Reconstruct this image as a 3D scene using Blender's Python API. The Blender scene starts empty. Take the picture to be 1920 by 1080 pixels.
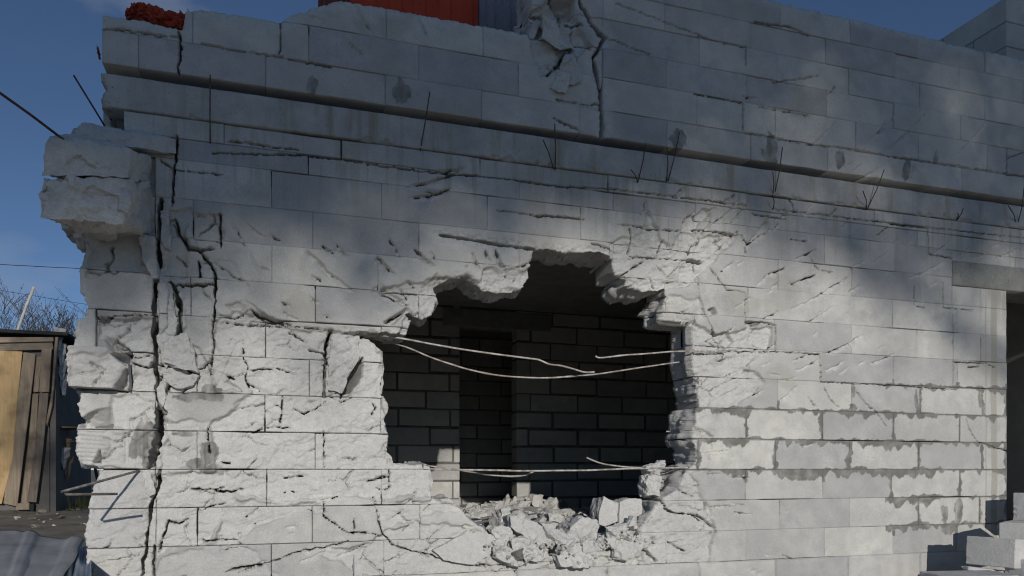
import bpy, bmesh, math, random
import numpy as np
from mathutils import Vector, Matrix

# ------------------------------------------------------------------ camera, sky, sun, exposure
SC = bpy.context.scene
CZ = 1.5                      # camera height above the yard
DIST = 4.2                    # distance of the lens from the wall plane (wall face is y = 0)
FPX = 1400.0                  # focal length in pixels of the 1920 px wide photograph
YAW = math.atan(FPX / 4340.0) # the camera looks a little to the right of the wall's normal
HOR = 880.0                   # horizon row: the photograph is a crop, so the lens is shifted up
CA, SA = math.cos(YAW), math.sin(YAW)

cam = bpy.data.cameras.new('camera')
cam.sensor_width = 36.0
cam.lens = FPX / 1920.0 * 36.0
cam.shift_y = (HOR - 540.0) / 1920.0
cam.clip_start = 0.05
cam.clip_end = 2000.0
camo = bpy.data.objects.new('camera', cam)
SC.collection.objects.link(camo)
camo.location = (0, -DIST, CZ)
camo.rotation_euler = (math.radians(90), 0, -YAW)
SC.camera = camo

SUN = Vector((0.075, 1.0, -0.28)).normalized()      # direction the sunlight travels
sun_el = math.asin(-SUN.z)
sun_az = math.atan2(-SUN.x, -SUN.y)                # from +y, clockwise seen from above
sl = bpy.data.lights.new('sun', 'SUN')
sl.energy = 2.7
sl.angle = math.radians(0.5)
sl.color = (1.0, 0.945, 0.87)
so = bpy.data.objects.new('sun', sl)
so.rotation_euler = SUN.to_track_quat('-Z', 'Y').to_euler()
so.location = (-6, -20, 12)
SC.collection.objects.link(so)

wd = bpy.data.worlds.new('World')
SC.world = wd
wd.use_nodes = True
nt = wd.node_tree
bg = nt.nodes['Background']
sky = nt.nodes.new('ShaderNodeTexSky')
sky.sky_type = 'NISHITA'
sky.sun_disc = False
sky.sun_elevation = sun_el
sky.sun_rotation = sun_az
sky.altitude = 1500
sky.air_density = 0.7
sky.dust_density = 0.0
sky.ozone_density = 2.8
# a few thin wisps of cloud all over the sky
tc = nt.nodes.new('ShaderNodeTexCoord')
mp = nt.nodes.new('ShaderNodeMapping'); mp.inputs['Scale'].default_value = (2.2, 2.2, 5.5)
mp.inputs['Location'].default_value = (0.35, 0.1, 0.62)
nz = nt.nodes.new('ShaderNodeTexNoise'); nz.inputs['Scale'].default_value = 1.6; nz.inputs['Detail'].default_value = 7
rp = nt.nodes.new('ShaderNodeValToRGB')
rp.color_ramp.elements[0].position = 0.52; rp.color_ramp.elements[0].color = (0, 0, 0, 1)
rp.color_ramp.elements[1].position = 0.80; rp.color_ramp.elements[1].color = (0.7, 0.7, 0.7, 1)
mx = nt.nodes.new('ShaderNodeMixRGB'); mx.inputs['Color2'].default_value = (5.0, 5.2, 5.6, 1)
nt.links.new(tc.outputs['Generated'], mp.inputs['Vector'])
nt.links.new(mp.outputs[0], nz.inputs['Vector'])
nt.links.new(nz.outputs[0], rp.inputs[0])
nt.links.new(rp.outputs[0], mx.inputs['Fac'])
nt.links.new(sky.outputs[0], mx.inputs['Color1'])
nt.links.new(mx.outputs[0], bg.inputs['Color'])
bg.inputs['Strength'].default_value = 0.068

SC.view_settings.view_transform = 'Standard'
SC.view_settings.look = 'None'
SC.view_settings.exposure = 0.0
SC.view_settings.gamma = 1.0
SC.view_settings.use_curve_mapping = False
SC.cycles.use_denoising = True
SC.cycles.denoiser = 'OPENIMAGEDENOISE'
SC.cycles.denoising_input_passes = 'RGB_ALBEDO_NORMAL'
SC.cycles.denoising_prefilter = 'ACCURATE'
SC.cycles.filter_width = 1.15
SC.cycles.max_bounces = 8
SC.cycles.diffuse_bounces = 5

random.seed(7)
RNG = np.random.default_rng(11)
COL = SC.collection

# ------------------------------------------------------------------ helpers
def W(px, py, Y=0.0):
    """a pixel of the photograph -> the point of the plane y = Y it shows (x, y, z)"""
    u = (px - 960.0) / FPX
    zc = (DIST + Y) / (CA - u * SA)
    xc = u * zc
    return (xc * CA + zc * SA, Y, CZ + (HOR - py) / FPX * zc)

def WX(px, Y=0.0):
    return W(px, 880, Y)[0]

def poly(pts, Y=0.0):
    return np.array([(W(a, b, Y)[0], W(a, b, Y)[2]) for a, b in pts])

def hash3(ix, iy, iz, seed):
    h = (ix.astype(np.int64) * 374761393 + iy.astype(np.int64) * 668265263 + iz.astype(np.int64) * 2147483647 + seed * 1274126177) & 0xFFFFFFFF
    h = ((h ^ (h >> 13)) * 1274126177) & 0xFFFFFFFF
    h = ((h ^ (h >> 16)) * 2246822519) & 0xFFFFFFFF
    return (h ^ (h >> 15)) & 0xFFFFFFFF

_G = np.array([(1,1,0),(-1,1,0),(1,-1,0),(-1,-1,0),(1,0,1),(-1,0,1),(1,0,-1),(-1,0,-1),(0,1,1),(0,-1,1),(0,1,-1),(0,-1,-1)], float)

def perlin(x, y, z=0.0, seed=0):
    x, y, z = np.broadcast_arrays(np.asarray(x, float), np.asarray(y, float), np.asarray(z, float))
    x0, y0, z0 = np.floor(x), np.floor(y), np.floor(z)
    fx, fy, fz = x - x0, y - y0, z - z0
    f = lambda t: t * t * t * (t * (t * 6 - 15) + 10)
    if z.size and z.min() == z.max():
        z_ = float(z.flat[0]); zi = math.floor(z_); sd_ = seed + int((z_ - zi) * 97) * 31 + zi * 7
        u, v = f(fx), f(fy); out = 0.0; zz = np.zeros_like(x0)
        for dx in (0, 1):
            for dy in (0, 1):
                an = hash3(x0 + dx, y0 + dy, zz, sd_) * (2 * math.pi / 4294967296.0)
                d = np.cos(an) * (fx - dx) + np.sin(an) * (fy - dy)
                out = out + 1.15 * d * (u if dx else 1 - u) * (v if dy else 1 - v)
        return out
    u, v, w = f(fx), f(fy), f(fz)
    out = 0.0
    for dx in (0, 1):
        for dy in (0, 1):
            for dz in (0, 1):
                g = _G[hash3(x0 + dx, y0 + dy, z0 + dz, seed) % 12]
                d = g[..., 0] * (fx - dx) + g[..., 1] * (fy - dy) + g[..., 2] * (fz - dz)
                out = out + d * (u if dx else 1 - u) * (v if dy else 1 - v) * (w if dz else 1 - w)
    return out

def fbm(x, y, z=0.0, octaves=4, seed=0):
    s, a, f = 0.0, 1.0, 1.0
    for i in range(octaves):
        s = s + a * perlin(np.asarray(x) * f, np.asarray(y) * f, np.asarray(z) * f, seed + i * 17)
        a *= 0.5; f *= 2.03
    return s

def chips(x, z, scale, seed, plane=0.9, curve=0.8):
    """fracture relief: scooped cells with sharp ridges, plus flat tilted chips with little scarps"""
    px, pz = x / scale, z / scale
    cx, cz = np.floor(px), np.floor(pz)
    best = np.full(px.shape, -9.0); dmin = np.full(px.shape, 9.0); val = np.zeros(px.shape)
    zero = np.zeros_like(cx)
    for a in (-1, 0, 1):
        for b in (-1, 0, 1):
            h1 = hash3(cx + a, cz + b, zero, seed) / 4294967296.0
            h2 = hash3(cx + a, cz + b, zero + 1, seed) / 4294967296.0
            h3 = hash3(cx + a, cz + b, zero + 2, seed) / 4294967296.0
            h4 = hash3(cx + a, cz + b, zero + 3, seed) / 4294967296.0
            h5 = hash3(cx + a, cz + b, zero + 4, seed) / 4294967296.0
            dx, dz = px - (cx + a + h1), pz - (cz + b + h2)
            d = dx * dx + dz * dz
            v = (h3 - 0.5) + plane * ((h4 - 0.5) * dx + (h5 - 0.5) * dz)
            best = np.maximum(best, v - curve * d)
            m = d < dmin
            dmin = np.where(m, d, dmin); val = np.where(m, v, val)
    return best, val

def cell_edge(x, z, scale, seed):
    """roughly the distance to the nearest border of a random cell pattern"""
    px, pz = x / scale, z / scale
    cx, cz = np.floor(px), np.floor(pz); zero = np.zeros_like(cx)
    d1 = np.full(px.shape, 9.0); d2 = np.full(px.shape, 9.0)
    for a in (-1, 0, 1):
        for b in (-1, 0, 1):
            h1 = hash3(cx + a, cz + b, zero, seed) / 4294967296.0
            h2 = hash3(cx + a, cz + b, zero + 1, seed) / 4294967296.0
            d = np.hypot(px - (cx + a + h1), pz - (cz + b + h2))
            d2 = np.minimum(d2, np.maximum(d, d1)); d1 = np.minimum(d1, d)
    return (d2 - d1) * scale * 0.5

def seg_dist(x, z, pts):
    """distance to a polyline, arc position 0..1, signed side"""
    best = np.full(x.shape, 1e9); tt = np.zeros(x.shape); sg = np.zeros(x.shape)
    seg = np.hypot(*(pts[1:] - pts[:-1]).T); tot = seg.sum(); acc = 0.0
    for i in range(len(pts) - 1):
        a, b = pts[i], pts[i + 1]
        d = b - a; L2 = max((d * d).sum(), 1e-12)
        t = np.clip(((x - a[0]) * d[0] + (z - a[1]) * d[1]) / L2, 0, 1)
        qx, qz = x - a[0] - t * d[0], z - a[1] - t * d[1]
        dd = np.hypot(qx, qz)
        m = dd < best
        best = np.where(m, dd, best); tt = np.where(m, (acc + t * seg[i]) / tot, tt)
        sg = np.where(m, np.sign(d[0] * qz - d[1] * qx), sg)
        acc += seg[i]
    return best, tt, sg

def poly_sd(x, z, pts):
    """signed distance to a polygon, positive inside"""
    p = np.vstack([pts, pts[:1]])
    d, _, _ = seg_dist(x, z, p)
    ins = np.zeros(x.shape, bool)
    for i in range(len(pts)):
        a, b = p[i], p[i + 1]
        c = (a[1] > z) != (b[1] > z)
        if abs(b[1] - a[1]) > 1e-12:
            ins ^= c & (x < (b[0] - a[0]) * (z - a[1]) / (b[1] - a[1]) + a[0])
    return np.where(ins, d, -d)

def smooth(a, b, t):
    t = np.clip((t - a) / (b - a), 0, 1)
    return t * t * (3 - 2 * t)

def mesh_from(name, v, faces):
    me = bpy.data.meshes.new(name)
    me.from_pydata([tuple(p) for p in v], [], [tuple(f) for f in faces])
    me.update()
    return me

def link(name, me, mat=None, parent=None, loc=None):
    o = bpy.data.objects.new(name, me)
    COL.objects.link(o)
    if mat and me is not None and len(me.materials) == 0:
        me.materials.append(mat)
    if parent:
        o.parent = parent
    if loc is not None:
        o.location = loc
    return o

def tag(o, label=None, cat=None, group=None, kind=None):
    if label: o['label'] = label
    if cat: o['category'] = cat
    if group: o['group'] = group
    if kind: o['kind'] = kind
    return o

def empty(name, loc=(0, 0, 0), parent=None):
    o = bpy.data.objects.new(name, None)
    COL.objects.link(o); o.location = loc
    if parent: o.parent = parent
    return o

def put(o, parent, world):
    """parent o and place it at a world point (all parents here are unrotated)"""
    o.parent = parent
    base = Vector((0, 0, 0)); p = parent
    while p:
        base += p.location; p = p.parent
    o.location = Vector(world) - base
    return o

# ------------------------------------------------------------------ materials
class M:
    def __init__(s, name):
        s.m = bpy.data.materials.new(name); s.m.use_nodes = True
        s.t = s.m.node_tree; s.b = s.t.nodes['Principled BSDF']
        s.b.inputs['Specular IOR Level'].default_value = 0.25
    def n(s, typ, **kw):
        nd = s.t.nodes.new(typ)
        for k, v in kw.items():
            if k in nd.inputs: nd.inputs[k].default_value = v
            else: setattr(nd, k, v)
        return nd
    def l(s, a, b): s.t.links.new(a, b)
    def coord(s, scale=(1, 1, 1), kind='Object'):
        c = s.n('ShaderNodeTexCoord'); m_ = s.n('ShaderNodeMapping'); m_.inputs['Scale'].default_value = scale
        s.l(c.outputs[kind], m_.inputs[0]); return m_.outputs[0]
    def geo(s, scale=(1, 1, 1)):
        c = s.n('ShaderNodeNewGeometry'); m_ = s.n('ShaderNodeMapping'); m_.inputs['Scale'].default_value = scale
        s.l(c.outputs['Position'], m_.inputs[0]); return m_.outputs[0]
    def noise(s, vec, scale, detail=4, rough=0.55):
        nd = s.n('ShaderNodeTexNoise'); nd.inputs['Scale'].default_value = scale; nd.inputs['Detail'].default_value = detail
        nd.inputs['Roughness'].default_value = rough; s.l(vec, nd.inputs['Vector']); return nd.outputs[0]
    def ramp(s, fac, a, b, ca=(0, 0, 0, 1), cb=(1, 1, 1, 1)):
        r = s.n('ShaderNodeValToRGB'); e = r.color_ramp.elements
        e[0].position, e[1].position = a, b; e[0].color, e[1].color = ca, cb
        s.l(fac, r.inputs[0]); return r.outputs[0]
    def mix(s, fac, c1, c2, mode='MIX'):
        x = s.n('ShaderNodeMixRGB', blend_type=mode)
        for k, v in (('Fac', fac), ('Color1', c1), ('Color2', c2)):
            if hasattr(v, 'is_output'): s.l(v, x.inputs[k])
            elif isinstance(v, (int, float)): x.inputs[k].default_value = v
            else: x.inputs[k].default_value = tuple(v) + ((1,) if len(v) == 3 else ())
        return x.outputs[0]
    def attr(s, name):
        a = s.n('ShaderNodeAttribute'); a.attribute_name = name; return a.outputs['Fac']
    def bump(s, h, strength, dist):
        b = s.n('ShaderNodeBump'); b.inputs['Strength'].default_value = strength; b.inputs['Distance'].default_value = dist
        s.l(h, b.inputs['Height']); s.l(b.outputs[0], s.b.inputs['Normal'])
    def done(s, col, rough=0.9, metal=0.0):
        if hasattr(col, 'is_output'): s.l(col, s.b.inputs['Base Color'])
        else: s.b.inputs['Base Color'].default_value = tuple(col) + (1,)
        s.b.inputs['Roughness'].default_value = rough; s.b.inputs['Metallic'].default_value = metal
        return s.m

def mat_aac(name='aerated_concrete', tint=(1, 1, 1)):
    m = M(name)
    g = m.geo()
    base = m.mix(m.ramp(m.noise(g, 2.1, 5), 0.38, 0.66), (0.50, 0.497, 0.485), (0.63, 0.622, 0.60))
    base = m.mix(m.ramp(m.noise(g, 9.0, 6, 0.62), 0.42, 0.75), base, (0.44, 0.445, 0.45))
    # every block its own shade
    oi = m.n('ShaderNodeObjectInfo')
    vv = m.ramp(oi.outputs['Random'], 0.0, 1.0, (0.80, 0.80, 0.815, 1), (1.08, 1.07, 1.03, 1))
    base = m.mix(1.0, base, vv, 'MULTIPLY')
    # freshly broken faces are whiter
    base = m.mix(m.attr('fresh'), base, m.mix(m.ramp(m.noise(g, 30, 5), 0.35, 0.7), (0.55, 0.547, 0.53), (0.66, 0.653, 0.632)))
    # yellowish water stain and cement wash
    base = m.mix(m.attr('stain'), base, (0.36, 0.345, 0.29))
    # grain of the broken and sawn faces
    base = m.mix(0.55, base, m.mix(m.ramp(m.noise(g, 170, 3, 0.7), 0.32, 0.68), (0.70, 0.70, 0.70), (1.18, 1.18, 1.17)), 'MULTIPLY')
    # pores
    vo = m.n('ShaderNodeTexVoronoi'); vo.inputs['Scale'].default_value = 70; m.l(g, vo.inputs['Vector'])
    base = m.mix(m.ramp(vo.outputs['Distance'], 0.06, 0.16, (0.45, 0.45, 0.45, 1), (0, 0, 0, 1)), base, (0.30, 0.30, 0.29))
    # grey mortar smeared over the joints
    mort = m.mix(m.noise(g, 14, 6), (0.125, 0.127, 0.115), (0.25, 0.25, 0.23))
    base = m.mix(m.attr('mortar'), base, mort)
    base = m.mix(1.0, base, tint, 'MULTIPLY')
    a = m.n('ShaderNodeMath', operation='ADD')
    m.l(m.noise(g, 60, 8, 0.7), a.inputs[0])
    b_ = m.n('ShaderNodeMath', operation='MULTIPLY'); b_.inputs[1].default_value = 0.5
    m.l(m.noise(g, 260, 4, 0.6), b_.inputs[0]); m.l(b_.outputs[0], a.inputs[1])
    m.bump(a.outputs[0], 0.75, 0.006)
    return m.done(base, 0.95)

def mat_concrete(name, c1, c2, scale=6.0, bump=0.5, stain=None):
    m = M(name); g = m.geo()
    c = m.mix(m.ramp(m.noise(g, scale, 7, 0.62), 0.35, 0.68), c1, c2)
    if stain:
        c = m.mix(m.ramp(m.noise(m.geo((9, 9, 0.8)), 2.0, 6), 0.52, 0.72), c, stain)
    c = m.mix(m.ramp(m.noise(g, 75, 3), 0.62, 0.72), c, tuple(k * 0.6 for k in c1))
    m.bump(m.noise(g, 55, 8, 0.68), bump, 0.01)
    return m.done(c, 0.93)

def mat_wood(name, c1, c2, axis=2):
    m = M(name); sc = [22, 22, 22]; sc[axis] = 1.6
    v = m.coord(tuple(sc))
    c = m.mix(m.ramp(m.noise(v, 1.6, 8, 0.66), 0.36, 0.64), c1, c2)
    c = m.mix(m.ramp(m.noise(m.geo(), 5, 5), 0.5, 0.75), c, tuple(k * 0.55 for k in c1))
    oi = m.n('ShaderNodeObjectInfo')
    c = m.mix(1.0, c, m.ramp(oi.outputs['Random'], 0, 1, (0.75, 0.75, 0.78, 1), (1.1, 1.06, 1.0, 1)), 'MULTIPLY')
    m.bump(m.noise(v, 3.0, 6), 0.4, 0.004)
    return m.done(c, 0.85)

def mat_metal(name, c1, c2, scale=8, rough=0.55, metal=0.7):
    m = M(name); g = m.geo()
    c = m.mix(m.ramp(m.noise(g, scale, 6, 0.65), 0.4, 0.65), c1, c2)
    m.bump(m.noise(g, scale * 6, 5), 0.25, 0.003)
    return m.done(c, rough, metal)

AAC = mat_aac()
AAC_BLUE = mat_aac('new_aerated_concrete', (1.04, 1.05, 1.08))
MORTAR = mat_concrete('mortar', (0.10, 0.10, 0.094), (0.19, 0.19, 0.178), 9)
BEAM = mat_concrete('ring_beam_concrete', (0.36, 0.36, 0.35), (0.52, 0.515, 0.49), 4.5, 0.8, (0.33, 0.30, 0.24))
LINTEL = mat_concrete('lintel_concrete', (0.22, 0.222, 0.205), (0.33, 0.33, 0.305), 7, 0.7)
SLAB = mat_concrete('slab_concrete', (0.24, 0.24, 0.23), (0.34, 0.335, 0.32), 5)
STEEL = mat_metal('bare_rebar', (0.30, 0.25, 0.20), (0.60, 0.59, 0.57), 26, 0.7, 0.2)
HOOKM = mat_metal('dull_rebar', (0.16, 0.15, 0.135), (0.34, 0.32, 0.29), 30, 0.7, 0.3)
RUST = mat_metal('rusty_rebar', (0.085, 0.06, 0.045), (0.16, 0.12, 0.095), 40, 0.8, 0.3)
SOIL = mat_concrete('trodden_soil', (0.16, 0.14, 0.11), (0.31, 0.275, 0.225), 3.0, 1.0)

# ------------------------------------------------------------------ the ruin: outlines, cracks and gouges traced on the wall's own plane
HOLE = poly([(1000,468),(1031,466),(1064,470),(1096,472),(1124,473),(1153,481),(1154,491),(1156,509),(1172,518),(1181,523),(1178,534),
  (1196,539),(1212,543),(1249,541),(1248,560),(1247,598),(1270,601),(1302,602),(1302,625),(1301,656),(1299,672),(1304,697),(1309,716),(1313,740),
  (1312,763),(1309,785),(1301,817),(1304,830),(1309,850),(1308,874),(1290,880),(1283,900),(1276,921),(1252,930),(1238,945),(1222,965),(1208,985),
  (1206,1010),(1190,1020),(1150,1032),(1110,1040),(1040,1045),(985,1043),(945,1036),(930,1022),(922,1006),(905,990),(880,972),(866,958),(846,937),(812,935),
  (811,905),(810,877),(797,872),(760,870),(738,868),(737,858),(725,838),(730,817),(722,803),(723,780),(728,758),(715,740),(717,713),(720,677),
  (713,657),(700,640),(684,631),(640,624),(640,621),(700,622),(764,625),(765,614),(772,599),(762,588),(770,583),(792,597),(813,592),(822,560),
  (817,538),(832,527),(847,521),(862,518),(875,519),(895,530),(905,541),(921,543),(927,547),(948,546),(978,541),(985,531),(991,525),(996,500)])
# the wall's ragged left end (everything right of it is wall)
LEFT = poly([(193,-80),(193,30),(190,120),(180,126),(198,165),(190,195),(188,238),(140,242),(120,262),(110,430),(150,438),(167,457),(140,503),(152,543),
  (162,562),(165,597),(147,600),(138,667),(133,734),(147,738),(147,770),(151,790),(143,803),(142,850),(150,868),(165,870),(185,873),(176,905),(168,925),
  (162,962),(157,1004),(160,1040),(158,1300),(2600,1300),(2600,-600),(193,-600)])
# top outline of the upper storey
TOP = poly([(-200,33),(195,32),(270,42),(342,60),(349,24),(378,21),(524,44),(552,30),(600,14),(640,4),(700,15),(900,48),(960,60),(996,68),(997,-600),(1010,-700),(1012,-110),
  (1250,-60),(1430,0),(1675,58),(1920,116),(2600,275),(2600,1400),(-200,1400)])
# gaps that go right through: polyline, width in photo pixels
CUTS = [([(302,372),(300,400),(298,440),(292,520),(291,600),(291,690),(293,720),(296,745),(301,770),(296,815),(288,850),(279,876)], 12),
        ([(300,765),(301,785),(296,815),(288,850),(283,870)], 18),
        ([(299,882),(294,920),(286,935),(280,967),(273,1007),(272,1040),(262,1085)], 7),
        ([(318,530),(330,548),(338,575),(334,622)], 11),
        ([(404,512),(402,570),(399,640),(397,672)], 5),
        ([(1072,-40),(1090,15),(1108,45),(1131,74),(1113,110),(1116,140),(1126,180),(1128,268)], 11),
        ([(621,620),(612,650),(610,700),(608,742)], 6),
        ([(826,440),(880,448),(930,457),(1003,466)], 7)]
CUTS = [(poly(p), w / 330.0) for p, w in CUTS]
CUTBB = [(p.min(0) - 0.08, p.max(0) + 0.08) for p, w in CUTS]

# narrower cracks: polyline, width px, depth m
CR = [([(413,400),(414,463)],5,.06),([(328,407),(337,437),(353,463),(400,467)],6,.06),([(370,467),(397,497),(405,517)],6,.07),([(373,490),(375,520)],5,.04),
 ([(316,535),(370,533),(404,532)],6,.06),([(300,468),(290,500)],4,.05),([(330,480),(352,497)],3,.03),([(287,1023),(287,1085)],6,.07),
 ([(395,672),(395,700)],4,.05),([(296,683),(330,685),(365,698),(372,706)],6,.05),([(302,706),(335,707),(355,700),(378,690),(398,676)],5,.05),
 ([(322,715),(314,725),(309,740)],6,.07),([(312,697),(300,712)],6,.06),
 ([(217,635),(232,660),(255,670),(287,660)],4,.035),([(235,648),(246,660),(240,672)],4,.03),([(247,680),(278,690),(290,672)],5,.04),
 ([(255,740),(270,750),(288,752)],3,.03),([(190,596),(240,592),(289,590)],3,.04),
 ([(702,933),(708,963),(717,1000),(728,1010),(737,1023),(770,1033),(813,1043),(858,1055),(905,1062),(950,1060)],4,.055),
 ([(423,1073),(457,1063),(493,1058),(527,1047),(560,1033),(600,1027),(653,1015)],4,.04),([(445,1075),(470,1065),(495,1060)],3,.03),
 ([(607,943),(607,968),(650,998)],4,.045),([(663,972),(665,995)],3,.03),([(650,998),(690,1000),(716,1006)],3,.035),
 ([(315,976),(305,1010),(295,1035)],5,.04),([(315,976),(335,983),(350,975)],4,.04),([(380,1014),(445,1013)],4,.04),
 ([(420,914),(395,918),(360,917)],4,.05),([(382,956),(395,950),(420,945)],3,.03),
 ([(460,636),(445,640),(400,737),(440,738)],2,.01),([(455,640),(457,670),(465,690),(460,706),(468,730)],2.5,.03),
 ([(395,600),(450,607),(540,612),(625,618)],3,.045),([(470,580),(500,600),(545,608)],4,.035),([(406,590),(440,596),(465,582)],3,.03),
 ([(540,620),(575,640)],4,.04),([(580,655),(605,660),(612,672)],4,.04),([(465,693),(520,690),(555,700)],3,.03),
 ([(530,742),(529,770),(525,800)],4,.05),([(515,758),(530,765),(528,780)],3,.03),([(550,765),(570,775),(595,765),(610,752)],3,.03),
 ([(620,742),(640,755),(660,745)],3,.03),([(700,755),(705,765),(698,778)],4,.03),([(390,800),(393,850)],4,.05),([(472,810),(505,800),(545,802)],3,.03),
 ([(608,808),(609,876)],3,.05),([(415,866),(432,869)],4,.04),([(400,920),(430,922),(455,917)],5,.04),
 ([(540,895),(577,891)],3,.025),([(690,902),(732,895)],4,.03),([(732,880),(732,915)],3,.04),([(705,915),(722,920),(735,912)],3,.03),
 ([(640,690),(650,715),(640,745)],4,.05),([(618,660),(635,678),(665,686),(678,680)],3,.03),([(616,715),(635,730),(640,742)],3,.03),
 ([(1331,502),(1346,520),(1363,544),(1396,547),(1400,560),(1397,575),(1398,602)],3.5,.04),([(1397,603),(1430,604),(1454,609)],5,.05),([(1455,609),(1455,660)],2.5,.03),
 ([(1309,518),(1312,555),(1323,590),(1334,612),(1341,626),(1361,655),(1358,680)],3.5,.04),([(1335,618),(1345,640),(1360,650)],7,.03),
 ([(1390,440),(1400,458),(1397,475)],4,.035),([(1180,480),(1240,483),(1290,487),(1320,492)],4,.045),([(1290,484),(1322,489)],8,.05),
 ([(1165,518),(1190,500),(1212,488)],5,.03),([(1222,520),(1230,540)],4,.035),([(1300,430),(1345,435),(1385,441)],5,.045),
 ([(1160,421),(1240,430),(1320,438)],2.5,.03),([(1510,663),(1538,665),(1539,716)],4,.05),([(1539,716),(1600,719),(1670,722),(1790,730)],2.5,.03),
 ([(1300,657),(1400,658),(1470,660),(1538,664)],3,.04),([(1410,402),(1450,407),(1475,411)],4,.03),([(1482,449),(1513,453)],4,.035),
 ([(1738,427),(1741,450),(1741,477),(1762,480),(1785,485)],4,.045),([(1670,421),(1738,427)],4,.045),([(1540,506),(1560,511)],4,.03),([(1520,485),(1536,508)],3,.03),
 ([(1714,537),(1714,573),(1735,577)],3,.03),([(1768,530),(1769,577),(1825,582)],3.5,.035),([(1787,590),(1788,728)],2.5,.03),([(1790,679),(1850,681),(1864,690)],4,.03),
 ([(1815,688),(1836,688)],5,.04),([(1545,725),(1556,748),(1574,764)],3.5,.03),([(1602,728),(1622,755),(1645,775),(1662,798)],3.5,.03),
 ([(1810,785),(1820,810),(1832,828),(1895,848)],3.5,.03),([(1515,745),(1530,762)],3,.03),
 ([(400,288),(500,290),(560,291),(640,300),(760,318),(860,327),(960,337),(1050,350),(1130,353),(1240,366),(1330,377),(1398,385)],4,.06),
 ([(1478,370),(1487,385),(1490,398)],5,.05),([(1403,362),(1450,366)],5,.05),([(1450,392),(1540,402),(1600,410),(1700,422),(1920,447)],3.5,.045),
 ([(1296,180),(1390,196),(1389,250),(1430,257),(1500,272),(1580,280),(1660,295),(1700,300),(1800,315),(1920,334)],3.5,.045),([(1420,203),(1512,219)],3,.03),
 ([(1305,72),(1394,93),(1394,125)],3,.03),([(1410,45),(1440,50),(1470,52),(1512,70)],5,.04),([(1445,158),(1530,145)],2.5,.025),
 ([(1310,70),(1260,52),(1200,28),(1150,10)],2.5,.025),([(1133,72),(1180,92),(1215,105)],3,.03),([(1882,283),(1882,330),(1905,332)],4,.04),([(1882,300),(1915,288)],3,.025),
 ([(1035,225),(1080,245)],5,.05),([(1040,190),(1100,200)],4,.05),([(1020,145),(1050,120),(1060,100)],6,.05),([(1024,0),(1050,25)],9,.06),([(997,25),(1030,38)],6,.05),
 ([(1062,45),(1090,50)],8,.04),([(1105,200),(1126,196)],4,.05),([(1060,90),(1073,92)],4,.03),
 ([(1073,92),(1073,50)],3,.03),([(1101,95),(1115,98)],3,.03),
 ([(335,58),(341,90),(335,130),(335,150)],5,.06),([(195,58),(240,62),(290,70),(335,74)],4,.05),([(378,86),(450,100),(520,110),(620,130)],2.5,.04),([(526,45),(525,110)],3,.03),
 ([(332,255),(329,300),(325,330),(324,385)],6,.06),([(300,300),(325,318)],4,.04),([(325,318),(420,328)],2.5,.03),([(430,263),(500,275),(560,280)],3,.04),
 ([(1000,404),(1050,406),(1095,412)],6,.05),([(930,394),(1000,402)],2.5,.03),
 ([(1110,455),(1130,462),(1150,470)],5,.04),([(1180,425),(1185,450),(1180,475)],4,.035),([(1245,450),(1235,475)],4,.03),
 ([(1277,893),(1278,920),(1305,932)],4,.035),([(1243,935),(1252,955),(1270,963)],5,.04),([(1310,965),(1330,980),(1343,992)],5,.035),([(1255,960),(1300,965),(1312,968)],4,.03),
 ([(1276,948),(1300,952),(1316,958)],3,.025),([(1335,950),(1370,950),(1395,947)],3,.025),([(1372,895),(1405,896)],4,.02),([(1325,888),(1352,889)],4,.02),
 ([(1378,960),(1410,966)],3.5,.02),([(1394,1064),(1425,1078)],4,.025),([(1467,1040),(1492,1050)],4,.025),([(1256,1016),(1290,1037)],4,.03),([(1210,1030),(1236,1054)],6,.035),
 ([(1318,850),(1365,845)],3,.02),([(930,1048),(990,1052),(1060,1056)],3,.03),([(900,1005),(880,1010),(850,1020),(846,1025)],6,.03)]
CR = [(poly(p), w / 330.0, d) for p, w, d in CR]
SLIT = [(p, w) for p, w, d in CR if d >= 0.03]            # open cracks: cut into the blocks
SLBB = [(p.min(0) - 0.03, p.max(0) + 0.03) for p, w in SLIT]
CRBB = [(p.min(0) - 0.05, p.max(0) + 0.05) for p, w, d in CR]

# chisel-like gouges: x1, y1, x2, y2, width px, depth m
GO = []
def gz(ox, oy, s, items):
    for (a, b, c, d, w, dep) in items:
        GO.append((ox + a / s, oy + b / s, ox + c / s, oy + d / s, w, dep))
gz(1180, 420, 3.177, [(985,215,1118,152,9,.022),(820,305,935,255,10,.026),(945,365,1120,298,14,.028),(755,372,830,300,8,.02),(955,525,1310,320,9,.02),
  (1050,602,1218,488,7,.016),(795,570,892,520,8,.026),(620,502,732,430,8,.02),(1170,780,1396,665,11,.03),(965,820,1058,785,6,.018),(985,880,1130,812,7,.016),
  (1165,878,1285,820,9,.02),(700,860,880,700,8,.018),(515,1052,725,932,10,.022),(890,1065,1005,960,10,.02),(715,1025,805,995,7,.016),(540,290,625,220,8,.022),
  (700,130,870,10,9,.022),(450,705,525,668,8,.02),(300,532,355,500,9,.022),(350,195,455,60,10,.026),(510,180,610,75,9,.022),(600,90,650,40,8,.018),
  (820,415,900,340,7,.016),(1250,360,1310,320,6,.016),(1305,410,1375,362,8,.02),(1090,665,1125,640,5,.012),(1250,900,1310,850,5,.014),(200,350,300,330,8,.025),
  (560,920,740,830,8,.018),(620,800,690,755,7,.018),(780,850,850,810,6,.014),(1100,570,1140,520,5,.014),(900,930,1000,915,5,.014),(830,890,905,900,7,.014),
  (560,660,640,600,7,.016),(640,240,680,215,6,.016)])
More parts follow.
